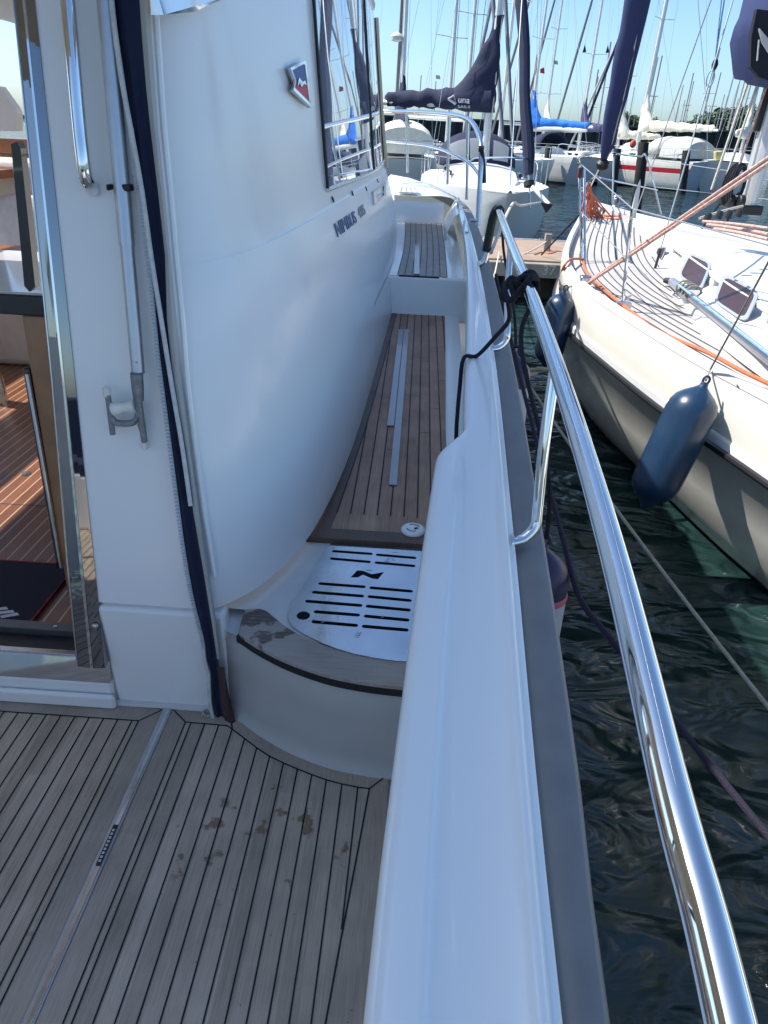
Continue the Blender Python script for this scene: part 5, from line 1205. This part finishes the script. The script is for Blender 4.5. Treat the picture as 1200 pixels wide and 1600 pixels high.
# lettering on the boom cover: facing the camera side
def on_parent(o, par): o.parent = par; bpy.context.view_layer.update(); o.matrix_parent_inverse = par.matrix_world.inverted()
def ptext(body, name, par, a, c, hpx_top, Y, mt, bold=0):
    pa, pc = Py(*a, Y+.09), Py(*c, Y-.03); pu_ = Py(*hpx_top, Y+.09)
    tmp = empty('tmp_frame', (0, 0, 0), None, None)
    t = text(body, name, tmp, pa, pc-pa, pu_-pa, (pc-pa).length, (pu_-pa).length, mt, .004, bold=bold)
    mw = t.matrix_basis.copy(); D.objects.remove(tmp); t.parent = par; bpy.context.view_layer.update(); t.matrix_parent_inverse = par.matrix_world.inverted(); t.matrix_basis = mw; return t
ptext('una', 'cover_lettering', luna, (715, 160), (733, 161.5), (715.3, 153), 21.03, INKW, .012)
ptext('SAILS', 'cover_lettering', luna, (715, 168.5), (734, 169), (715.2, 164.5), 21.03, INKW)
b = MB(); pts = [Py(x, y, 21.22) for x, y in ((700, 155), (709, 149), (713, 161), (700, 155))]; b.tube(pts, .022, INKW, 6, True); b.tube([Py(700, 155, 21.22), Py(712, 163, 21.2)], .022, INKW, 6)
lg = b.build('cover_logo', None); on_parent(lg, luna)

sailboat('sailboat', 'white sailboat with bright blue sail cover showing its shaded transom beyond the dark mooring post', 829, 195, 49.5, 122, L=10, B=3.3, F=1.45, H=15, cover=BLUE, boom_len=4.2, boom_z=3.0, boom_rot=18, stack=1.9, transom=mat('transom_shaded_grey', (.48, .52, .55), .4), furl=mat('grey_furl', (.17, .18, .20), .8), aft=.56, hood=NAVY)  # transom coloured grey to paint in its shade
sailboat('sailboat', 'cream sailboat with red hull stripe, cream sail cover and grey cockpit tent', 1001, 200, 47.5, 124, L=10.5, B=3.6, F=1.5, H=17, cover=CREAMC, boom_len=5.2, boom_z=3.05, stack=2.2, stripe=RED, hullm=CREAM, transom=mat('transom_shaded_blue', (.46, .52, .60), .4), hood=GREYC, hood2=GREYC, furl=NAVY, mastr=.14, aft=.50, hood_x=-2.0)  # blue-grey transom colour holds the shade on the stern
sailboat('sailboat', 'white sailboat with purple sail cover between the blue and the cream covers', 911, 185, 51, 108, L=9.5, B=3.1, F=1.3, H=14, cover=PURPLE, boom_len=3.6, boom_z=2.9, stack=1.8, furl=mat('grey_furl', (.1, .1, .1)))
sailboat('sailboat', 'low white sailboat with cream sprayhood behind the navy furled genoa', 968, 210, 55, 150, L=8.5, B=2.9, F=1.15, H=12.5, cover=CREAMC, boom_len=2.9, boom_z=2.6, hood=CREAMC, hood2=CREAMC, hood_x=-.8, furl=GREYC)
sailboat('sailboat', 'white sailboat with cream sail cover behind the mast of the cream yacht', 1166, 205, 47, 60, L=10, B=3.3, F=1.6, H=15, cover=CREAMC, boom_len=3.4, boom_z=2.9, stack=2.0, aft=.5)
sailboat('sailboat', 'white sailboat with cream sprayhood seen behind our bow rail', 627, 185, 31, 95, L=9, B=3.0, F=1.5, H=14, cover=NAVY, boom_len=3, boom_z=2.6, hood=CREAMC, hood2=CREAMC, hood_x=-.6, furl=mat('grey_furl', (.1, .1, .1)), aft=.4)
sailboat('sailboat', 'sailboat with bare mast behind the navy lettered sail cover, left one of two', 700, 190, 35, -55, L=9.5, B=3.1, F=1.3, H=15, coverless=True, furl=mat('grey_furl', (.1, .1, .1)), sp=(.34, .7))
sailboat('sailboat', 'sailboat with bare mast behind the navy lettered sail cover, right one of two', 727, 190, 37, -60, L=9.5, B=3.1, F=1.3, H=15, coverless=True, furl=mat('grey_furl', (.1, .1, .1)), sp=(.42, .75))
sailboat('sailboat', 'white sailboat with white sail cover partly behind the bright blue one', 852, 190, 57, 112, L=9.5, B=3.1, F=1.3, H=14, cover=CREAMC, boom_len=4.5, boom_z=3.1, furl=mat('grey_furl', (.1, .1, .1)), sp=(.3, .6))
sailboat('sailboat', 'sailboat with dark furled headsail behind the navy furled jib', 781, 205, 40, -120, L=10, B=3.2, F=1.3, H=16, coverless=True, furl=mat('grey_furl', (.1, .1, .1)))
bo = D.objects['sailboat.001']; b = MB(); Rb2 = Matrix.Rotation(R_(18), 3, 'Z'); b.tube([Rb2@Vector((-x, 0, 0))+Vector((0, 0, 2.86)) for x in (.1, .8, 1.6, 2.4, 3.2, 4.0)], [.17, .15, .17, .15, .14, .08], FABW, 10); b.build('reefed_sail', bo, True)
# extras: radar dome, pennants, horseshoe buoy, red bundle
rd = Py(620, 58, 31); b = MB(); b.lathe([(-.14, .10), (-.1, .22), (.02, .24), (.1, .18), (.16, .05)], rd, (0, 0, 1), WHITE, 14); tag(b.build('radar_dome'), 'white radar dome up the mast behind our bow rail', 'radar dome')
for x, y, col, lb in ((847, 111, RED, 'small red pennant flying beside the mast left of the grey flag'), (684, 120, mat('faded_flag', (.45, .38, .42), .8), 'small faded pennant above the navy sail cover'), (868, 97, mat('grey_flag', (.35, .38, .36), .8), 'grey signal flag at the mast above the blue sail cover'), (913, 76, NAVY, 'left one of two dark pennants under a spreader'), (949, 77, NAVY, 'right one of two dark pennants under a spreader')):
    b = MB(); Yp = 45
    pts = [Py(x-3, y-3, Yp), Py(x+3, y-6 if col is RED else y-2, Yp), Py(x+4, y+4, Yp), Py(x-3, y+3, Yp)] if col is not NAVY else [Py(x+1, y-7, Yp), Py(x+3, y+5, Yp), Py(x-3, y+6, Yp)]
    b.prism(pts, (.01, .03, 0), col); tag(b.build('pennant'), lb, 'pennant')
b = MB(); b.prism([Py(x, y, 43.0) for x, y in ((1118, 237), (1131, 235), (1131, 258), (1118, 259))], (0, .35, 0), YEL); tag(b.build('horseshoe_buoy', bevel=.05), 'yellowish horseshoe buoy on the stern rail of the cream sailboat', 'buoy')
b = MB(); b.ball(Py(989, 225, 44), .19, mat('red_orange_vinyl', (.62, .10, .05), .6), 10, (1, .7, 1.1)); tag(b.build('life_bag'), 'red orange rescue bag on a stern rail left of the cream sail cover', 'rescue bag')
# mooring posts
for x, yt, yb_, r, lb in ((858, 226, 287, .20, 'dark tarred mooring post in front of the shaded transom'), (1006, 222, 330, .20, 'thickest dark mooring post, standing closest behind the yacht pulpit'), (965, 232, 300, .20, 'dark mooring post partly behind the navy furled genoa'), (1073, 235, 303, .21, 'dark mooring post in front of the red striped hull')):
    foot = Pz(x-(yb_-yt)*.12, yb_, 0); top = Py(x, yt, foot.y)
    b = MB(); b.tube([Vector((foot.x, foot.y, -1)), foot, foot.lerp(top, .5)+Vector((.01, 0, 0)), top-Vector((0, 0, .02)), top], [r*1.03, r*1.02, r, r*.98, r*.9], PILE, 14); tag(b.build('mooring_post'), lb, 'mooring post', 'mooring posts in the harbour')
# dark sheet-pile breakwater
wl = empty('breakwater_wall', (5, 88, 0), 'long dark sheet-piling breakwater behind the moored boats', 'wall')
b = MB(); x = -40.0
b.box((-45, 88, -1), (38, 89, 3.75), WALLD)
while x < 38: b.box((x, 87.75, -1), (x+.55, 88, 3.70), WALLD); x += 1.1
b.build('sheet_piles', wl)
b = MB(); b.box((-45, 87.7, 3.755), (38, 89.2, 3.9), mat('wall_cap', (.10, .11, .11), .8)); b.build('wall_coping', wl)
# far shore and trees
b = MB(); b.box((-900, 430, -1), (900, 600, 1.6), mat('far_shore', (.05, .065, .035), .95, noise=.3, nscale=.1)); structure(b.build('shore'))
LEAF = [mat('leaf_dark', (.030, .055, .022), .8), mat('leaf_mid', (.055, .095, .03), .8), mat('leaf_light', (.085, .13, .045), .8)]
BARK = mat('bark', (.06, .05, .04), .9)
def make_tree(seed):
    random.seed(seed); o = empty('broadleaf_tree', (0, 0, 0), 'broadleaf tree', 'tree', 'trees on the far shore')
    b = MB(); b.tube([(0, 0, 0), (.2, .1, 3), (.1, 0, 7)], [.5, .4, .15], BARK, 7)
    for k in range(6): a = k*1.05; b.tube([(.1, .05, 3+k*.5), (2.2*math.cos(a), 2.2*math.sin(a), 6+k*.5)], [.18, .06], BARK, 5)
    b.build('trunk', o, True)
    b = MB(); blobs = [(Vector((random.uniform(-3.4, 3.4), random.uniform(-3.4, 3.4), random.uniform(3.2, 10.5))), random.uniform(1.2, 2.4)) for _ in range(20)]
    for c, r in blobs:
        for _ in range(60):
            d = Vector((random.gauss(0, 1), random.gauss(0, 1), random.gauss(0, 1))).normalized()*r*random.uniform(.55, 1.05); p = c+d
            u = Vector((random.gauss(0, 1), random.gauss(0, 1), random.gauss(0, 1))).normalized(); v = u.cross(d).normalized(); s_ = random.uniform(.28, .6)
            b.quad([p-u*s_-v*s_*.6, p+u*s_-v*s_*.5, p+u*s_*.8+v*s_*.7, p-u*s_*.7+v*s_*.6], random.choice(LEAF))
    b.build('crown', o, True, 0); return o
def dup(r, loc, rz, sc, lb):
    q = r.copy(); COL.objects.link(q); q.location = loc; q.rotation_euler = (0, 0, rz); q.scale = (sc, sc, sc); q['label'] = lb
    for c in r.children: d = c.copy(); COL.objects.link(d); d.parent = q
    return q
protos = [make_tree(11), make_tree(12), make_tree(13)]
tl = [(1088, 1.0), (1098, 1.15), (1109, .95), (1120, 1.2), (1131, 1.05), (1142, 1.35), (1153, 1.3), (1166, 1.2), (1180, 1.3), (1194, 1.1), (958, .9), (970, .95), (982, .85), (994, .8), (1010, .8), (1030, .75), (1052, .8), (1070, .85), (1210, 1.2), (1230, 1.1)]
for i, (x, sc) in enumerate(tl):
    random.seed(i); Yt = random.uniform(432, 470); g = Py(x, 232, Yt); lb = 'leafy green tree in the far shore tree line behind the masts'
    r = protos[i % 3]
    if i < 3: r.location = (g.x, g.y, 1.5); r.scale = (sc*1.35,)*3; r['label'] = lb
    else: dup(r, (g.x, g.y, 1.5), random.random()*6, sc*1.35, lb)
# forest of far moored boats
random.seed(21)
def far_boat():
    b = MB(); b.loft([[Vector((x, w, 1.2)), Vector((x, w*.9, .1)), Vector((x, -w*.9, .1)), Vector((x, -w, 1.2))] for x, w in ((-4.5, 1.0), (-1, 1.5), (2, 1.2), (4.8, .05))], WHITE)
    b.box((-2.5, -.8, 1.2), (1.5, .8, 1.7), WHITE); b.tube([(0, 0, 1.2), (0, 0, 13)], .11, mat('far_mast', (.30, .30, .31), .5), 6); b.tube([(-.1, -.9, 8), (.0, 0, 7.95), (-.1, .9, 8)], .05, MATS['far_mast'], 4)
    b.tube([(-.2, 0, 2.9), (-3.6, 0, 2.9)], [.22, .16], random.choice([NAVY, CREAMC, BLUE]), 8)
    return b.build('distant_sailboat', None, True)
fb = [far_boat() for _ in range(3)]
lbl = 'distant moored sailboat among the far forest of masts'
cnt = 0
for k in range(54):
    x = random.choice([random.uniform(1040, 1198), random.uniform(900, 1198), random.uniform(640, 1198)]); Yd = random.uniform(125, 330)
    if x < 960: Yd = random.uniform(110, 180)
    g = Py(x, 226, Yd)
    o = fb[k % 3] if k < 3 else fb[k % 3].copy()
    if k >= 3: COL.objects.link(o)
    o.location = (g.x, g.y, 0); o.rotation_euler = (random.uniform(-.015, .015), random.uniform(-.015, .015), random.uniform(0, 6.28)); sc = random.uniform(.85, 1.35); o.scale = (sc, sc, sc)
    tag(o, lbl, 'sailboat', 'far moored sailboats')
